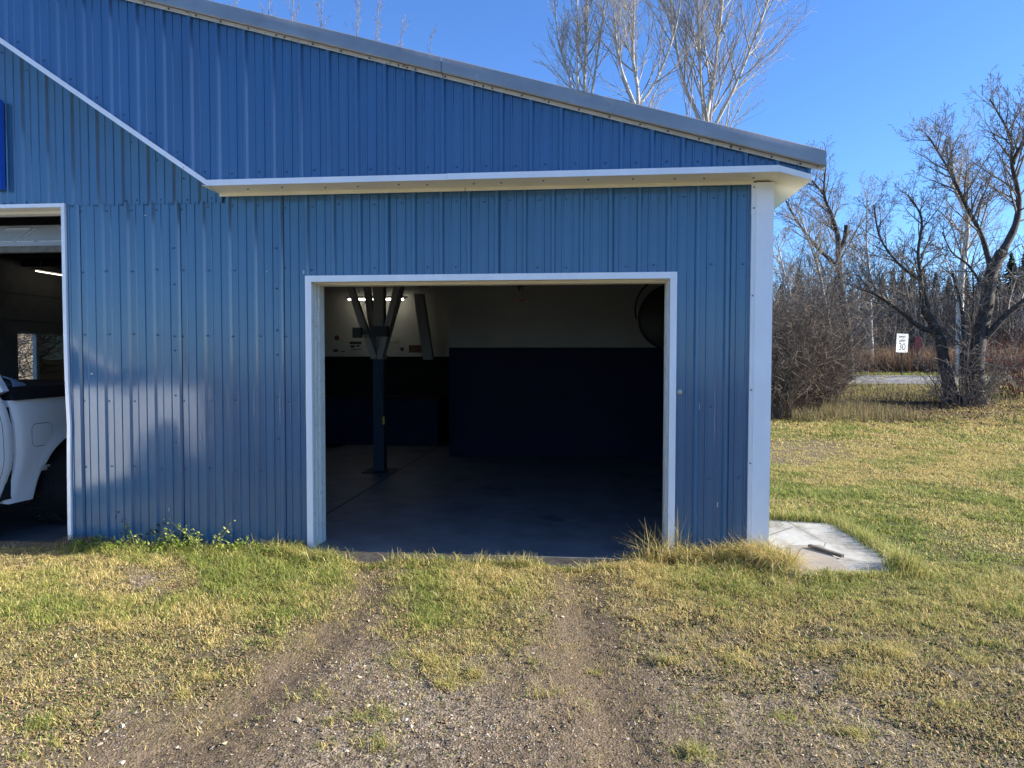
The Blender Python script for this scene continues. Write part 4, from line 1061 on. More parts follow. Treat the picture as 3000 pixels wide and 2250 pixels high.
aspen('broad pale aspen rising over the lower right roof edge', [base(2075, 19)] + A3((2070, 700, 19), (2068, 385, 19), (2095, 200, 19.2), (2120, -40, 19.4), (2130, -260, 19.5)), 4.0, 1.6, 30, .11, .24,
      forks=[A3((2068, 385, 19), (2000, 230, 19.3), (1960, -30, 19.5), (1950, -200, 19.5)), A3((2066, 420, 19), (2150, 260, 18.8), (2230, 60, 18.6), (2270, -60, 18.6)), A3((2070, 360, 19), (2050, 180, 18.8), (2040, -40, 18.7))])
aspen('forked pale aspen in the middle of the three behind the roof', [base(1865, 18)] + A3((1868, 700, 18), (1870, 300, 18), (1855, 180, 18), (1858, 20, 18), (1865, -200, 18)), 2.3, 1.1, 24, .09, .28,
      forks=[A3((1872, 310, 18), (1930, 220, 18.2), (1985, 60, 18.4), (2000, -120, 18.4)), A3((1870, 330, 18), (1820, 200, 17.9), (1800, 60, 17.8), (1795, -60, 17.8))])
aspen('pale multi-stemmed aspen nearest the roof ridge side', [base(1700, 18.5)] + A3((1705, 600, 18.5), (1712, 260, 18.5), (1718, 120, 18.5), (1722, -80, 18.5), (1725, -240, 18.5)), 1.5, .8, 24, .08, .30,
      forks=[A3((1690, 420, 18.5), (1670, 230, 18.5), (1635, 120, 18.5), (1622, -60, 18.5)), A3((1700, 420, 18.4), (1692, 220, 18.4), (1692, -60, 18.4)), A3((1715, 400, 18.6), (1745, 200, 18.6), (1770, 20, 18.6), (1772, -80, 18.6))])
PT = dict(PA, kids=[4, 3], jit=.03); 
for u, v, lab, d, w in ((790, -60, 'pale treetop poking over the roof at its upper left end', 21, .9), (860, -40, 'pale treetop beside the one at the upper left end', 21, .9), (945, -30, 'slim pale treetop leaning outward over the upper roof', 21, .6), (1050, -10, 'bushy pale treetop above the middle of the upper roof', 21, .9),
                      (1105, 20, 'pinkish slim treetop just right of the bushy one', 21, .7), (1175, 60, 'small sparse treetop above the roof before the seam', 21, .5), (1262, 95, 'tiny treetop tip over the roof next to the trim seam', 21, .4), (690, -60, 'treetop tip at the very start of the sky above the roof', 21, .6)):
    aspen(lab, [base(u, d)] + A3((u, 600, d), (u + 6, max(v + 260, 330), d), (u - 4, v + 130, d), (u + 4, v, d)), w * 1.3, w * .6, 16, .04, .45, 'treetops showing above the roof', P=PT, ang=.42, r1=.006, mats=(m_twig, m_twig))

# right background: bare trees, left to right
PB = dict(jit=.10, up=.045, rmin=.0055, sides=[4, 3, 3, 3], kids=[8, 6, 2], ang=.72, ratio=.50, t0=.12)
PB2 = dict(PB, kids=[8, 5, 2], rmin=.0055)
def bare(label, limbs, mats=(m_bark, m_twig), P=PB2, name='bare_tree', group='bare trees along the yard edge', extra=()):
    g = limbs[0][0][0]; t = thing(name, label, 'tree', g, group); b = MB(); c = MB(); L = []
    for ctrl, r0, r1, n, La, Lb in limbs: L.append((limb(b, ctrl, r0, r1), n, La, Lb))
    b.build('trunk', mats[0], t)
    for (pts, rad), n, La, Lb in L:
        if n: sprout(c, pts, rad, n, .22, La, Lb, .75, P)
    c.build('crown', mats[1], t); return t
bare('dark leaning tree with a snapped stub behind the eave corner', [
    ([base(2490, 30)] + A3((2482, 960, 30), (2462, 830, 30), (2455, 700, 30), (2440, 640, 30), (2415, 570, 30), (2420, 480, 30)), .26, .03, 26, 2.6, 1.2),
    (A3((2457, 740, 30), (2475, 700, 30), (2480, 660, 30)), .12, .10, 2, .4, .4),
    (A3((2455, 780, 30), (2390, 720, 30), (2330, 640, 30), (2290, 560, 30)), .12, .03, 14, 2.0, 1.2),
    (A3((2418, 575, 30), (2380, 530, 30), (2350, 490, 30)), .07, .02, 8, 1.4, 1.)])
bare('slim pale tree leaning left in front of the dark leaning tree', [
    ([base(2450, 27)] + A3((2430, 960, 27), (2400, 800, 27), (2375, 720, 27), (2340, 620, 27)), .11, .02, 22, 1.8, 1.)], (m_aspen, m_aspentwig))
bare('thin pale sapling close to the garage corner trim', [
    ([base(2330, 24)] + A3((2320, 900, 24), (2295, 790, 24), (2275, 700, 24)), .07, .015, 16, 1.4, .7)], (m_aspen, m_aspentwig))
bare('straight slim pale tree left of the speed sign', [
    ([base(2556, 38)] + A3((2552, 980, 38), (2546, 800, 38), (2538, 700, 38), (2542, 560, 38)), .17, .02, 30, 3.0, 1.4)], (m_aspen, m_aspentwig))
bare('white birch trunk standing behind the big spreading tree', [
    ([base(2815, 33)] + A3((2812, 930, 33), (2818, 800, 33), (2832, 700, 33), (2832, 620, 33), (2800, 560, 33), (2792, 490, 33), (2780, 400, 33)), .24, .04, 30, 3.2, 2.0)],
    (bark('white_birch_bark', (.42, .40, .35), (.62, .60, .54), (.05, .045, .04), 5), m_aspentwig), PB, 'birch_tree')
PBIG = dict(PB, kids=[7, 5, 2], rmin=.0048)
bare('big spreading multi-stemmed bare tree at the right edge of the yard', [
    ([gz(at(2796, 1180, 21))] + A3((2780, 1120, 21), (2764, 1050, 21), (2756, 1000, 21), (2735, 950, 21), (2700, 900, 21)), .25, .12, 0, 0, 0),
    (A3((2745, 975, 21), (2690, 955, 21), (2630, 905, 21), (2560, 860, 21), (2500, 840, 21.4)), .11, .03, 18, 1.8, 1.0),
    (A3((2702, 903, 21), (2698, 820, 21), (2690, 740, 21), (2700, 640, 21), (2660, 570, 21)), .10, .02, 18, 1.6, .9),
    (A3((2720, 925, 21), (2700, 830, 21), (2640, 780, 21), (2580, 700, 21), (2560, 600, 21)), .08, .02, 16, 1.5, .9),
    ([gz(at(2872, 1185, 20.6))] + A3((2862, 1090, 20.6), (2868, 1000, 20.7), (2890, 900, 20.8), (2905, 800, 20.9), (2935, 740, 21)), .27, .17, 8, 1.2, 1.0),
    (A3((2905, 800, 20.9), (2880, 700, 21), (2840, 620, 21), (2800, 540, 21), (2770, 480, 21), (2720, 400, 21)), .11, .02, 24, 1.9, 1.0),
    (A3((2935, 740, 21), (2975, 660, 21), (2985, 580, 21), (2965, 480, 21), (2960, 400, 21), (2900, 290, 21)), .15, .02, 26, 2.0, .9),
    (A3((2965, 480, 21), (2990, 430, 21), (3040, 340, 21), (3060, 250, 21)), .10, .02, 18, 1.8, .9),
    (A3((2895, 870, 20.8), (2840, 780, 20.9), (2790, 740, 21), (2760, 680, 21)), .06, .015, 12, 1.3, .8),
    (A3((2870, 1010, 20.7), (2940, 930, 20.4), (3020, 860, 20.2), (3080, 760, 20)), .14, .04, 18, 1.6, 1.2),
    (A3((2866, 1060, 20.6), (2960, 1080, 20.2), (3050, 1030, 20)), .05, .02, 10, 1.2, .8),
    ([gz(at(2815, 1180, 20.8))] + A3((2818, 1050, 20.8), (2822, 960, 20.9), (2812, 880, 21), (2790, 800, 21)), .09, .03, 14, 1.3, 1.0),
    ([gz(at(2840, 1185, 20.5))] + A3((2830, 1120, 20.5), (2836, 1000, 20.5), (2852, 900, 20.5), (2850, 800, 20.5)), .08, .02, 12, 1.2, .9)],
    P=PBIG)

# thicket between the corner and the road
PS = dict(jit=.17, up=.0, rmin=.0045, sides=[3, 3, 3], kids=[8, 5], ang=.85, ratio=.42, t0=.12)
def shrub(label, u, v, d, n, h, spread, mat=m_brush, P=PS, group='bare shrubs of the thicket', leaf=None):
    g = gz(at(u, v, d)); t = thing('bare_shrub', label, 'shrub', g, group); b = MB()
    for i in range(n):
        a_ = R.random() * 6.283; rr0 = R.random() * spread * .35; p = Vector((g[0] + rr0 * math.cos(a_), g[1] + rr0 * math.sin(a_), g[2]))
        d_ = Vector((math.cos(a_) * spread / h * R.uniform(.2, 1.), math.sin(a_) * spread / h * R.uniform(.2, 1.), 1)).normalized()
        grow(b, p, d_, h * R.uniform(.45, 1.05), R.uniform(.012, .028), 0, P)
    b.build('branches', mat, t)
    return t
shrub('tall brown shrub tight against the garage corner trim', 2275, 1245, 17.5, 60, 3.9, 1.3)
shrub('dense brown shrub in the middle of the thicket', 2340, 1225, 18.5, 80, 4.0, 1.4)
shrub('brown shrub at the right end of the thicket arching over grass', 2400, 1205, 20, 60, 3.2, 1.1)
shrub('paler grey shrub rising behind the thicket', 2310, 1180, 23, 50, 5.2, 1.8, m_twig)
shrub('low tangled brush at the thicket foot beside the road', 2425, 1170, 23, 40, 1.7, 1.2)
shrub('tall thin brush filling the gap behind the leaning tree', 2420, 1140, 27, 50, 5.5, 2.2, m_twig)
shrub('tangle of pale suckers round the big spreading tree', 2830, 1180, 20, 34, 2.3, 1.6, m_twig)
shrub('russet brush at the right edge beyond the big tree', 2990, 1120, 22, 40, 2.6, 1.6, pmat('russet_twigs', (.16, .055, .035), .9, 0, .3, 5))
shrub('sunlit brush seen through the window behind the truck', 0, 1056, 25, 90, 7.5, 5.0, m_twig, dict(PS, rmin=.016), group='brush past the side window')
o = [q for q in bpy.data.objects if q.name.startswith('bare_shrub')][-1]
loc = Vector((-17.5, 16.0, 0)); o.location = loc
o3 = dup(o, 'third mass of sunlit brush seen through the side window, nearest the garage'); o3.location = (-16.2, 13.4, -.6); o3.rotation_euler = (0, 0, 2.6)
o2 = dup(o, 'second mass of sunlit brush seen through the side window'); o2.location = (-20.5, 19.5, 0); o2.rotation_euler = (0, 0, 1.3)

# spruces and the far wood
def spruce(label, u, d, top_v, w):
    g = base(u, d); top = at(u, top_v, d)[2]; h = top - g[2]
    t = thing('spruce_tree', label, 'tree', g, 'dark spruces behind the road')
    b = MB(); b.tube([g, (g[0], g[1], g[2] + h)], [.16, .02], 6); b.build('trunk', m_bark, t)
    c = MB(); n = int(h * 55)
    for i in range(n):
        f = R.random()**.8; z = g[2] + h * (.03 + .97 * f); rr0 = w * (1 - f)**.85 * R.uniform(.55, 1.1) + .08
        a_ = R.random() * 6.283; dx, dy = math.cos(a_), math.sin(a_)
        tip = (g[0] + dx * rr0, g[1] + dy * rr0, z - rr0 * .25); q0 = (g[0] + dx * .05, g[1] + dy * .05, z + .12)
        s_ = .12 + rr0 * .16; m_ = (g[0] + dx * rr0 * .6, g[1] + dy * rr0 * .6, z - rr0 * .02)
        c.add([q0, (m_[0] - dy * s_, m_[1] + dx * s_, m_[2] - .1), tip, (m_[0] + dy * s_, m_[1] - dx * s_, m_[2] - .1), (m_[0], m_[1], m_[2] - .22)], [(0, 1, 2), (0, 2, 3), (0, 4, 2)])
    c.build('crown', m_spruce, t)
SPR = [(2230, 62, 800, 2.2), (2285, 58, 835, 2.0), (2335, 66, 790, 2.4), (2390, 60, 842, 2.0), (2440, 64, 812, 2.2), (2490, 58, 850, 2.0), (2535, 66, 822, 2.3), (2580, 60, 806, 1.9), (2612, 62, 790, 1.6), (2640, 58, 800, 1.5), (2668, 64, 782, 1.7), (2700, 60, 788, 1.6), (2735, 62, 800, 1.8), (2775, 58, 812, 2.0), (2820, 64, 780, 2.2), (2865, 60, 802, 2.0), (2910, 62, 770, 2.2), (2955, 57, 742, 2.4), (3000, 55, 720, 2.6), (3050, 60, 760, 2.5), (3110, 60, 780, 2.6)]
ORD = 'first second third fourth fifth sixth seventh eighth ninth tenth eleventh twelfth thirteenth fourteenth fifteenth sixteenth seventeenth eighteenth nineteenth twentieth twenty-first'.split()
for i, (u, d, tv, w) in enumerate(SPR):
    spruce('dark spruce in the far row, %s counted from the garage corner' % ORD[i], u, d, tv, w)

PW = dict(jit=.14, up=.08, rmin=.014, sides=[3, 3], kids=[9, 4], ang=.6, ratio=.34, t0=.12)
b = MB()
for i in range(400):
    u = R.uniform(2180, 3120); d = R.uniform(38, 56); g = base(u, d)
    grow(b, Vector(g), Vector((R.gauss(0, .06), R.gauss(0, .06), 1)).normalized(), R.uniform(2.5, 7.2), R.uniform(.03, .07), 0, PW)
tag(b.build('woods', m_woods), 'tangle of bare grey saplings beyond the road', 'woods', kind='stuff')
b = MB()
for i in range(70):
    u = R.uniform(2250, 3100); d = R.uniform(38, 50); g = base(u, d)
    grow(b, Vector(g), Vector((R.gauss(0, .05), R.gauss(0, .05), 1)).normalized(), R.uniform(4.5, 8), R.uniform(.05, .09), 0, dict(PW, kids=[5, 2]))
tag(b.build('pale_saplings', m_aspentwig), 'thin pale saplings mixed through the far wood', 'saplings', kind='stuff')

# ------------------------------------------------------------------ grass, leaves and stones
rs = np.random.RandomState(7)
GREEN = np.array([[.10, .16, .025], [.17, .24, .045], [.28, .31, .07], [.13, .19, .065]])
STRAW = np.array([[.54, .44, .20], [.62, .52, .28], [.42, .31, .14], [.40, .36, .11], [.48, .33, .13]])
def blades(x, y, z, L, w, green, lean=.5, bright=1.0, cols=None):
    n = len(x); a = rs.rand(n) * 6.283; fa = a + rs.normal(0, .6, n) 
    ln = np.abs(rs.normal(lean, .28, n)); ln = np.clip(ln, 0, 1.25)
    dx, dy = np.cos(a), np.sin(a); wx, wy = -np.sin(fa) * w / 2, np.cos(fa) * w / 2
    def P(t):
        hz = L * (t * np.cos(ln * t * 1.15)); ho = L * t * np.sin(ln * t * 1.15)
        return x + dx * ho, y + dy * ho, z + hz
    V = np.zeros((n, 5, 3), np.float32)
    V[:, 0] = np.stack([x - wx, y - wy, z - .004], 1); V[:, 1] = np.stack([x + wx, y + wy, z - .004], 1)
    mx, my, mz = P(.55); V[:, 2] = np.stack([mx + wx * .8, my + wy * .8, mz], 1); V[:, 3] = np.stack([mx - wx * .8, my - wy * .8, mz], 1)
    tx, ty, tz = P(1.0); V[:, 4] = np.stack([tx, ty, tz], 1)
    isg = rs.rand(n) < green
    c = np.where(isg[:, None], GREEN[rs.randint(0, 4, n)], STRAW[rs.randint(0, 5, n)]) if cols is None else cols[rs.randint(0, len(cols), n)]
    mixf = rs.rand(n, 1) * .45
    if cols is None: c = c * (1 - mixf) + np.array([[.44, .38, .11]]) * mixf
    c = c * rs.uniform(.7, 1.35, (n, 1)) * bright * 1.06
    C = np.repeat(c[:, None], 5, 1); C[:, 4] *= 1.15
    base_ = (np.arange(n) * 5)[:, None]
    loops = base_ + np.array([[0, 1, 2, 3, 3, 2, 4]])
    return V.reshape(-1, 3), loops.ravel(), np.tile([4, 3], n), C.reshape(-1, 3)
def emit(name, label, cat, packs, mat, kind='stuff'):
    Vs, Ls, Ss, Cs = [], [], [], []; off = 0
    for V, L, s_, C in packs:
        Vs.append(V); Ls.append(L + off); Ss.append(s_); Cs.append(C); off += len(V)
    me = bpy.data.meshes.new(name); fast_mesh(me, np.concatenate(Vs), np.concatenate(Ls), np.concatenate(Ss), np.clip(np.concatenate(Cs), 0, 1), False, mat)
    o = bpy.data.objects.new(name, me); COL.objects.link(o); return tag(o, label, cat, kind=kind)
def clump(x, y, f, seed): return np.clip((fbm(x * f, y * f, seed) - .5) * 3.2 + .5, 0, 1)
def visible_mask(x, y):          # outside the footprints of floor, pad, road
    m = ~((x > -5.3) & (x < 5.80) & (y > -.012) & (y < 13.1))
    m &= ~((x > 5.83) & (x < 6.72) & (y > -.40) & (y < 1.30))
    m &= ~((x > DX0 + .12) & (x < DX1 - .30) & (y > -.27 - .10 * (np.interp(x, [2.2, 2.7, 2.95, 3.6, 4.0, 4.4, 4.8], [.2, .9, 0, .1, 1.0, 1.1, 0])) + .12 * (fbm(x * 7, y * 3, 77) - .5)))
    m &= ~((x < -.1) & (y > -.16))
    return m
def rut_near(x, y):
    dd = np.full(len(x), 9.)
    for pts in (RUT1, RUT2):
        for (ax, ay), (bx, by) in zip(pts[:-1], pts[1:]):
            tx, ty = bx - ax, by - ay; t = np.clip(((x - ax) * tx + (y - ay) * ty) / (tx*tx + ty*ty), 0, 1)
            dd = np.minimum(dd, np.hypot(x - ax - t * tx, y - ay - t * ty))
    return np.exp(-(dd / .36)**2)
packs = []
def scatter(x0, x1, y0, y1, dens, w, hs, seed, wrange=(.0028, .0052), lean=.95):
    n = int((x1 - x0) * (y1 - y0) * dens); x = rs.uniform(x0, x1, n); y = rs.uniform(y0, y1, n)
    m = visible_mask(x, y); d = np.stack([x - CP[0], y - CP[1]]); zc = d[0] * CR[2][0] + d[1] * CR[2][1]; lx = d[0] * CR[0][0] + d[1] * CR[0][1]
    m &= (zc > 1.2) & (np.abs(lx) < zc * .80 + .8)
    x, y = x[m], y[m]; cv = cover(x, y)
    cl = clump(x, y, 7, seed) * .6 + clump(x, y, 24, seed + 3) * .4
    p = cv[0]**1.5 * np.where(cv[0] > .8, .35 + .9 * cl, .05 + 1.5 * cl**1.6); p = np.where(cv[0] < .5, p * (cl > .45) * 1.3, p)
    p = p * (1 - .8 * rut_near(x, y) * (y < -.55))
    k = rs.rand(len(x)) < p; x, y, cv, cl = x[k], y[k], cv[:, k], cl[k]
    z = ground_z(x, y)
    patch = clump(x, y, 1.9, seed + 20); g = np.clip(cv[2] + (patch - .5) * .7 - .28 * (cv[0] < .82), .02, .98)
    L = cv[1] * hs * rs.uniform(.4, 1.4, len(x)) * (.45 + .95 * cl) 
    return blades(x, y, z, L, rs.uniform(*wrange, len(x)) * w, g, lean)
packs.append(scatter(-1.2, 7.6, -3.3, -.01, 13500, 1.0, 1.0, 31))
packs.append(scatter(5.8, 12, -.0, 7.5, 5200, 1.9, 1.0, 32))
packs.append(scatter(5.8, 22, 7.5, 20, 1500, 3.6, 1.15, 33))
packs.append(scatter(5.8, 34, 20, 33, 320, 7.5, 1.6, 34))
n = 110000; x = rs.uniform(-1, 7.4, n); y = rs.uniform(-3.2, -.15, n); m = visible_mask(x, y); x, y = x[m], y[m]; cv_ = cover(x, y)
k = rs.rand(len(x)) < np.clip(cv_[0] * 1.5, 0, .8) * clump(x, y, 6, 91); x, y = x[k], y[k]      # dead stalks lying flat
packs.append(blades(x, y, ground_z(x, y) + .004, rs.uniform(.02, .065, len(x)), rs.uniform(.0013, .0026, len(x)), .08, 1.30))
# edge of the pad: dense tall blades
def line_tufts(pts, n, h, green, w=1.2, sd=.04, lean=.6, wr=(.0025, .005)):
    P_ = np.array(pts, float); seg = rs.randint(0, len(P_) - 1, n); t = rs.rand(n, 1)
    q = P_[seg] * (1 - t) + P_[seg + 1] * t + rs.normal(0, sd, (n, 2))
    return blades(q[:, 0], q[:, 1], ground_z(q[:, 0], q[:, 1]), h * rs.uniform(.4, 1.2, n), rs.uniform(*wr, n) * w, green, lean)
packs.append(line_tufts([(5.85, 1.42), (6.2, 1.36), (6.8, 1.22), (6.80, .4), (6.80, -.36)], 4200, .13, .62))
packs.append(line_tufts([(6.82, -.36), (6.4, -.46), (6.1, -.52)], 1500, .07, .6))
packs.append(line_tufts([(5.9, .98), (6.1, 1.0)], 260, .13, .8, sd=.02))
packs.append(line_tufts([(6.74, -.2), (6.72, -.3)], 500, .22, .5, sd=.05))
# tall straw grass at the foot of the right jamb and corner
packs.append(line_tufts([(4.75, -.13), (5.1, -.10), (5.65, -.13), (5.85, -.2)], 3600, .20, .12, sd=.06, lean=.8))
packs.append(line_tufts([(5.55, -.10), (5.75, -.14), (5.86, -.30)], 2200, .28, .08, sd=.055, lean=1.0))
packs.append(line_tufts([(4.85, -.10), (5.1, -.08)], 240, .42, .05, sd=.05, lean=.5))
packs.append(line_tufts([(1.85, -.10), (2.15, -.14), (2.35, -.30)], 2000, .13, .6, sd=.07, lean=.9))
packs.append(line_tufts([(.0, -.08), (2.0, -.10)], 5200, .09, .72, sd=.09, lean=.9))
packs.append(line_tufts([(2.5, -.42), (3.2, -.36), (4.2, -.40), (4.6, -.34)], 2600, .055, .5, sd=.04, lean=.8))
packs.append(line_tufts([(2.90, -.34), (3.3, -.30), (3.8, -.33), (4.0, -.42)], 900, .12, .5, sd=.05, lean=.6))
packs.append(line_tufts([(1.7, -.14), (2.15, -.20), (2.45, -.38)], 1500, .17, .65, sd=.07, lean=.8))
packs.append(line_tufts([(4.35, -.36), (4.8, -.22)], 900, .13, .12, sd=.07, lean=.9))
packs.append(line_tufts([(.1, -.16), (.9, -.24), (1.7, -.22)], 2600, .12, .8, sd=.09, lean=.9))
# single tufts standing on the gravel
for u, v, r0, n, h, g in ((910, 1440, .13, 1700, .085, .45), (1030, 1470, .09, 500, .06, .3), (1205, 1520, .10, 650, .065, .35), (800, 1555, .10, 750, .06, .65), (800, 1620, .07, 420, .07, .6), (1145, 1440, .05, 200, .05, .7),
                          (720, 1565, .06, 260, .04, .5), (700, 1620, .05, 160, .04, .5), (1285, 1450, .05, 160, .04, .4), (1440, 1440, .08, 450, .07, .35), (1520, 1560, .07, 360, .07, .8), (1500, 1640, .08, 380, .06, .6), (1640, 1300, .09, 500, .06, .9), (1690, 1560, .07, 260, .04, .7),
                          (950, 1490, .10, 800, .05, .3), (670, 1510, .09, 520, .05, .55), (560, 1560, .05, 160, .035, .5), (90, 1570, .10, 700, .05, .85), (60, 1640, .06, 200, .05, .7), (120, 1610, .08, 300, .035, .5), (1790, 1420, .10, 700, .08, .15), (1940, 1430, .12, 900, .08, .2), (2080, 1440, .12, 900, .07, .3), (1880, 1470, .10, 700, .07, .35), (1850, 1600, .09, 520, .05, .35), (2030, 1540, .10, 560, .05, .4), (1600, 1440, .11, 700, .07, .25),
                          (400, 1500, .12, 420, .05, .2), (440, 1470, .10, 380, .06, .25)):
    c = on_floor(u * 1.3562, v * 1.3562); n = int(n * .75)
    rr_ = np.abs(rs.normal(0, r0 * .55, n)); aa = rs.rand(n) * 6.283; x = c[0] + rr_ * np.cos(aa) * 1.8; y = c[1] + rr_ * np.sin(aa) * 1.2; kk = clump(x, y, 16, int(u)) > .38; x, y = x[kk], y[kk]; n = len(x)
    packs.append(blades(x, y, ground_z(x, y), h * rs.uniform(.4, 1.2, n), rs.uniform(.0018, .0032, n), np.full(n, g), 1.0))
emit('grass', 'mixed green and straw coloured grass growing over the yard', 'grass', packs, m_grass)
# roadside undergrowth
def band(n, s0, s1, d0, d1, h, cols, w):
    s_ = rs.uniform(s0, s1, n); d = rs.uniform(d0, d1, n); x = CP[0] + rd[0] * s_ + fw[0] * d; y = CP[1] + rd[1] * s_ + fw[1] * d
    return blades(x, y, ground_z(x, y), h * rs.uniform(.4, 1.2, n), rs.uniform(.6, 1.3, n) * w, .5, .25, 1, np.array(cols))
RUS = [[.17, .105, .07], [.12, .072, .050], [.26, .18, .12], [.08, .055, .042], [.22, .155, .10]]
emit('undergrowth', 'red-brown dry stalks beyond the far road edge', 'undergrowth', [band(30000, 10, 36, 36.3, 40, 1.5, RUS, .022)], m_grass)
emit('tall_dry_grass', 'tall straggly dry grass round the thicket foot and the big tree', 'tall grass', [band(5200, 7.0, 10.4, 16.6, 20.5, .34, [[.26, .20, .10], [.13, .09, .05], [.12, .15, .05], [.36, .29, .16], [.08, .06, .04]], .009), band(5200, 9.5, 16.5, 20.5, 26.5, .30, [[.24, .19, .10], [.10, .07, .045], [.15, .18, .06], [.34, .28, .16], [.07, .05, .035]], .013)], m_grass)
emit('verge_grass', 'short bright grass strip along the far road edge', 'grass', [band(9000, 9, 36, 34.5, 36.4, .16, [[.16, .19, .05], [.24, .24, .08]], .03)], m_grass)

def leaves(x, y, z, size, cols, tilt=.5, lift=0):
    n = len(x); a = rs.rand(n) * 6.283; tl = rs.normal(0, tilt, n); tl2 = rs.normal(0, tilt, n)
    ux = np.stack([np.cos(a), np.sin(a), np.sin(tl)], 1) * size[:, None]; uy = np.stack([-np.sin(a), np.cos(a), np.sin(tl2)], 1) * size[:, None] * .55
    c0 = np.stack([x, y, z + size * .25 + lift], 1)
    V = np.stack([c0 - ux * .5, c0 - uy * .5 + ux * .05, c0 + ux * .5 + np.array([0, 0, .002]), c0 + uy * .5 + ux * .05], 1)
    V[:, 0, 2] += size * .12; V[:, 2, 2] += size * .12
    cl = np.array(cols)[rs.randint(0, len(cols), n)] * rs.uniform(.7, 1.3, (n, 1))
    return V.reshape(-1, 3), (np.arange(n)[:, None] * 4 + np.array([[0, 1, 2, 3]])).ravel(), np.full(n, 4), np.repeat(cl, 4, 0)
def scat_xy(x0, x1, y0, y1, dens, fn):
    n = int((x1 - x0) * (y1 - y0) * dens); x = rs.uniform(x0, x1, n); y = rs.uniform(y0, y1, n); m = visible_mask(x, y); x, y = x[m], y[m]
    cv = cover(x, y); k = rs.rand(len(x)) < fn(cv, x, y); return x[k], y[k]
DRY = [[.30, .22, .12], [.40, .32, .19], [.22, .13, .07], [.46, .40, .27], [.34, .28, .14]]
CLO = [[.07, .11, .03], [.12, .15, .04], [.26, .20, .08], [.34, .24, .12], [.20, .13, .06], [.42, .32, .18], [.15, .09, .05]]
x, y = scat_xy(-1, 7.2, -3.2, -.3, 15000, lambda c, x, y: np.where((c[0] > .3) & (c[0] < .9), .8, .08) * clump(x, y, 9, 61) * (c[1] < .05) * (1 - .8 * rut_near(x, y)))
pk = [leaves(x, y, ground_z(x, y), rs.uniform(.008, .020, len(x)), CLO, .5)]
x, y = scat_xy(-1, 7.2, -3.2, -.3, 2600, lambda c, x, y: np.clip(.2 + c[0], .05, .5) * clump(x, y, 5, 66)**1.5)
pk.append(leaves(x, y, ground_z(x, y), rs.uniform(.006, .018, len(x)), DRY, .45))
x, y = scat_xy(-1, 7.2, -3.2, -.3, 22, lambda c, x, y: np.full(len(x), .5)); pk.append(leaves(x, y, ground_z(x, y), rs.uniform(.022, .038, len(x)), DRY, .4))
emit('fallen_leaves', 'dry bits of leaf and low clover scattered on the gravel', 'leaf litter', pk, m_leaf)
n = 30000; c = at(2830, 1190, 20.0); x = rs.normal(c[0], 2.4, n); y = rs.normal(c[1], 1.7, n)
BR = [[.12, .065, .038], [.20, .115, .07], [.06, .035, .025], [.28, .20, .135]]
p1 = leaves(x, y, ground_z(x, y), rs.uniform(.05, .12, n), BR, .5)
n = 6000; c = at(2330, 1230, 18.5); x = rs.normal(c[0], 1.8, n); y = rs.normal(c[1], .9, n); p2 = leaves(x, y, ground_z(x, y), rs.uniform(.05, .11, n), BR, .5)
n = 500; c = at(2900, 960, 20.5); x = rs.normal(c[0], .7, n); y = rs.normal(c[1], .5, n); z = rs.normal(c[2], .6, n)
emit('brown_leaves', 'brown leaves lying under the big tree and the thicket', 'leaf litter', [p1, p2], m_leaf)

def stones(x, y, z, s, cols):
    n = len(x); th = np.array([0, 1.2566, 2.5133, 3.7699, 5.0265])
    top = np.array([[0, 0, 1.]]); r1 = np.stack([.9 * np.cos(th), .9 * np.sin(th), np.full(5, .25)], 1); r2 = np.stack([.6 * np.cos(th + .6), .6 * np.sin(th + .6), np.full(5, .8)], 1)
    B = np.concatenate([r1, r2, top]); V = np.repeat(B[None], n, 0) + rs.normal(0, .13, (n, 11, 3))
    sc3 = np.stack([s * rs.uniform(.8, 1.3, n), s * rs.uniform(.6, 1.0, n), s * rs.uniform(.4, .8, n)], 1); V *= sc3[:, None]
    a = rs.rand(n) * 6.283; ca, sa = np.cos(a)[:, None], np.sin(a)[:, None]
    X = V[..., 0] * ca - V[..., 1] * sa + x[:, None]; Y = V[..., 0] * sa + V[..., 1] * ca + y[:, None]; Z = V[..., 2] + (z - s * .25)[:, None]
    F = []
    for i in range(5):
        j = (i + 1) % 5; F += [i, j, 5 + i, j, 5 + j, 5 + i, 5 + i, 5 + j, 10]
    loops = (np.arange(n)[:, None] * 11 + np.array([F])).ravel()
    c = np.array(cols)[rs.randint(0, len(cols), n)] * rs.uniform(.75, 1.3, (n, 1))
    return np.stack([X, Y, Z], -1).reshape(-1, 3), loops, np.full(n * 15, 3), np.repeat(c, 11, 0)
STC = [[.17, .138, .105], [.26, .215, .165], [.11, .088, .068], [.42, .36, .29], [.23, .17, .115], [.17, .155, .14]]
x, y = scat_xy(-1, 7.2, -3.3, -.35, 11000, lambda c, x, y: np.clip(1.05 - c[0] * 1.1, .02, 1) * (.12 + .88 * clump(x, y, 2.2, 71)**1.6) * (1 - .75 * rut_near(x, y)))
pk = [stones(x, y, ground_z(x, y), rs.gamma(2.0, .0010, len(x)) + .0018, STC)]
x, y = scat_xy(-1, 7.2, -3.3, -.35, 28, lambda c, x, y: np.clip(1.1 - c[0], .1, 1)); pk.append(stones(x, y, ground_z(x, y), rs.uniform(.008, .017, len(x)), STC + [[.33, .29, .24]]))
emit('gravel', 'loose grey gravel covering the bare parts of the yard', 'gravel', pk, m_stone)

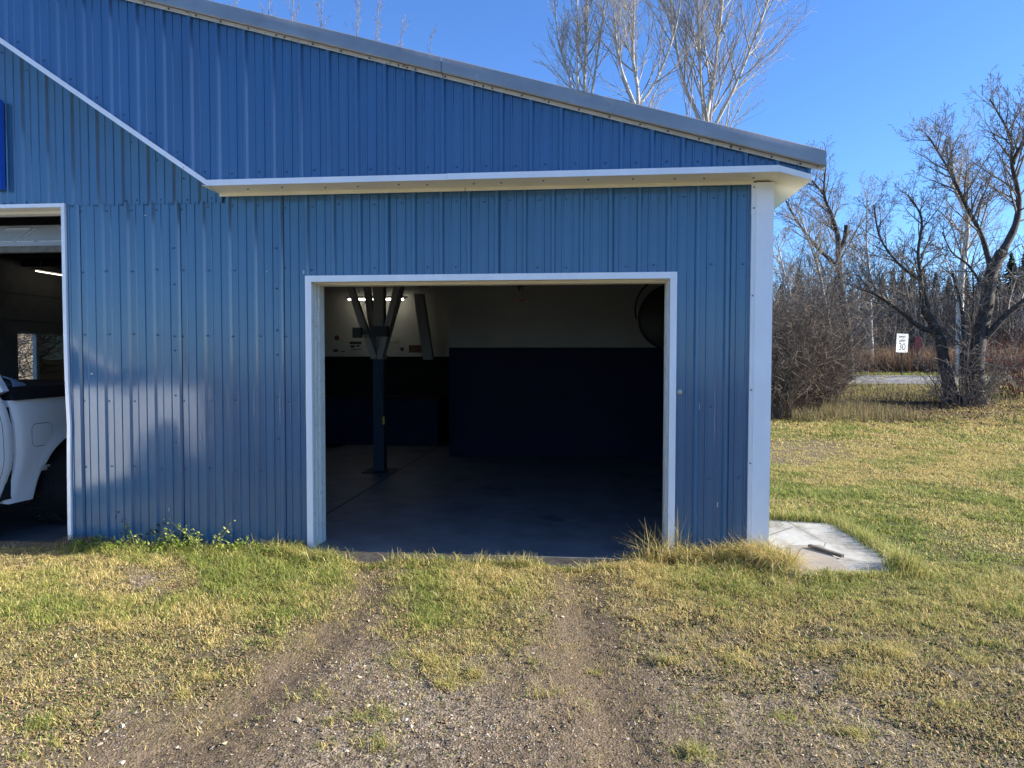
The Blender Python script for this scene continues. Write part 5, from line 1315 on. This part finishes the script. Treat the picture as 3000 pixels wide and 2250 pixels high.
# leafy weeds along the wall foot
def weed(label, u, h, n_stem, y=-.17, lean=0, cols=None):
    x0 = float(on_y(u, 1600, y)[0]); t = thing('weed', label, 'weed', (x0, y, float(ground_z(x0, y))), 'leafy weeds along the wall foot')
    b = MB(); P_ = []
    for i in range(n_stem):
        hh = h * R.uniform(.5, 1.05); a_ = R.random() * 6.283; q = Vector((x0 + R.gauss(0, .002), y + R.gauss(0, .002), float(ground_z(x0, y)) - .01))
        pts = [q]
        for k in range(6):
            q = q + Vector((math.cos(a_) * .034 * hh / .18 + lean * .035 * (k / 5 + .3) + R.gauss(0, .003), math.sin(a_) * .012, hh / 6)); pts.append(q)
        b.tube(pts, [.0028, .0026, .0024, .002, .0018, .0014, .001], 4)
        for k in range(1, 7):
            for s_ in range(4): P_.append(pts[k] + Vector((R.gauss(0, .020), R.gauss(0, .020), R.gauss(0, .012))))
    b.build('stem', pmat('weed_stem', (.14, .17, .04), .7), t)
    P_ = np.array([tuple(p) for p in P_]); n = len(P_)
    V, L, s_, C = leaves(P_[:, 0] - t.location.x, P_[:, 1] - t.location.y, P_[:, 2] - t.location.z, rs.uniform(.014, .034, n), cols or [[.14, .21, .03], [.24, .31, .05], [.36, .38, .09]], .8)
    me = bpy.data.meshes.new('leaves'); fast_mesh(me, V, L, s_, C, False, m_grass); o = bpy.data.objects.new('leaves', me); COL.objects.link(o); o.parent = t
DKW = [[.03, .05, .02], [.05, .07, .03]]
for a_ in (('tall yellow-green weed stem leaning left by the wall dent', 385, .26, 2, -.15, -1), ('dark leafy weed against the blue wall behind the leaning stem', 392, .30, 3, -.05, 0, DKW),
           ('lush green weed clump midway along the wall', 540, .20, 12, -.20), ('tall spiky green weed right of the lush clump', 612, .27, 6, -.20),
           ('low green weed near the left door frame', 250, .13, 9, -.22), ('small green weed beside the low one', 320, .12, 9, -.22), ('green weed left of the lush clump', 450, .15, 10, -.24),
           ('pale green weed between the spiky weed and the jamb', 680, .15, 8, -.18), ('short weed close to the left jamb of the open bay', 790, .12, 7, -.18), ('dark weed in the shade behind the lush clump', 520, .18, 5, -.05, 0, DKW)):
    weed(*a_)
b = MB()
for i in range(160):
    x0 = R.gauss(.10, .10); y0 = R.uniform(-.16, -.03); a_ = R.random() * 6.283; z0 = float(ground_z(x0, y0))
    b.tube([(x0, y0, z0), (x0 + .05 * math.cos(a_), y0 + .03 * math.sin(a_), z0 + R.uniform(.03, .10)), (x0 + .14 * math.cos(a_), y0 + .05 * math.sin(a_), z0 + R.uniform(.0, .08))], .0018, 3)
tag(b.build('dry_weed', m_brush), 'dark dry tangle of dead stems at the foot of the left door frame', 'dead weed')
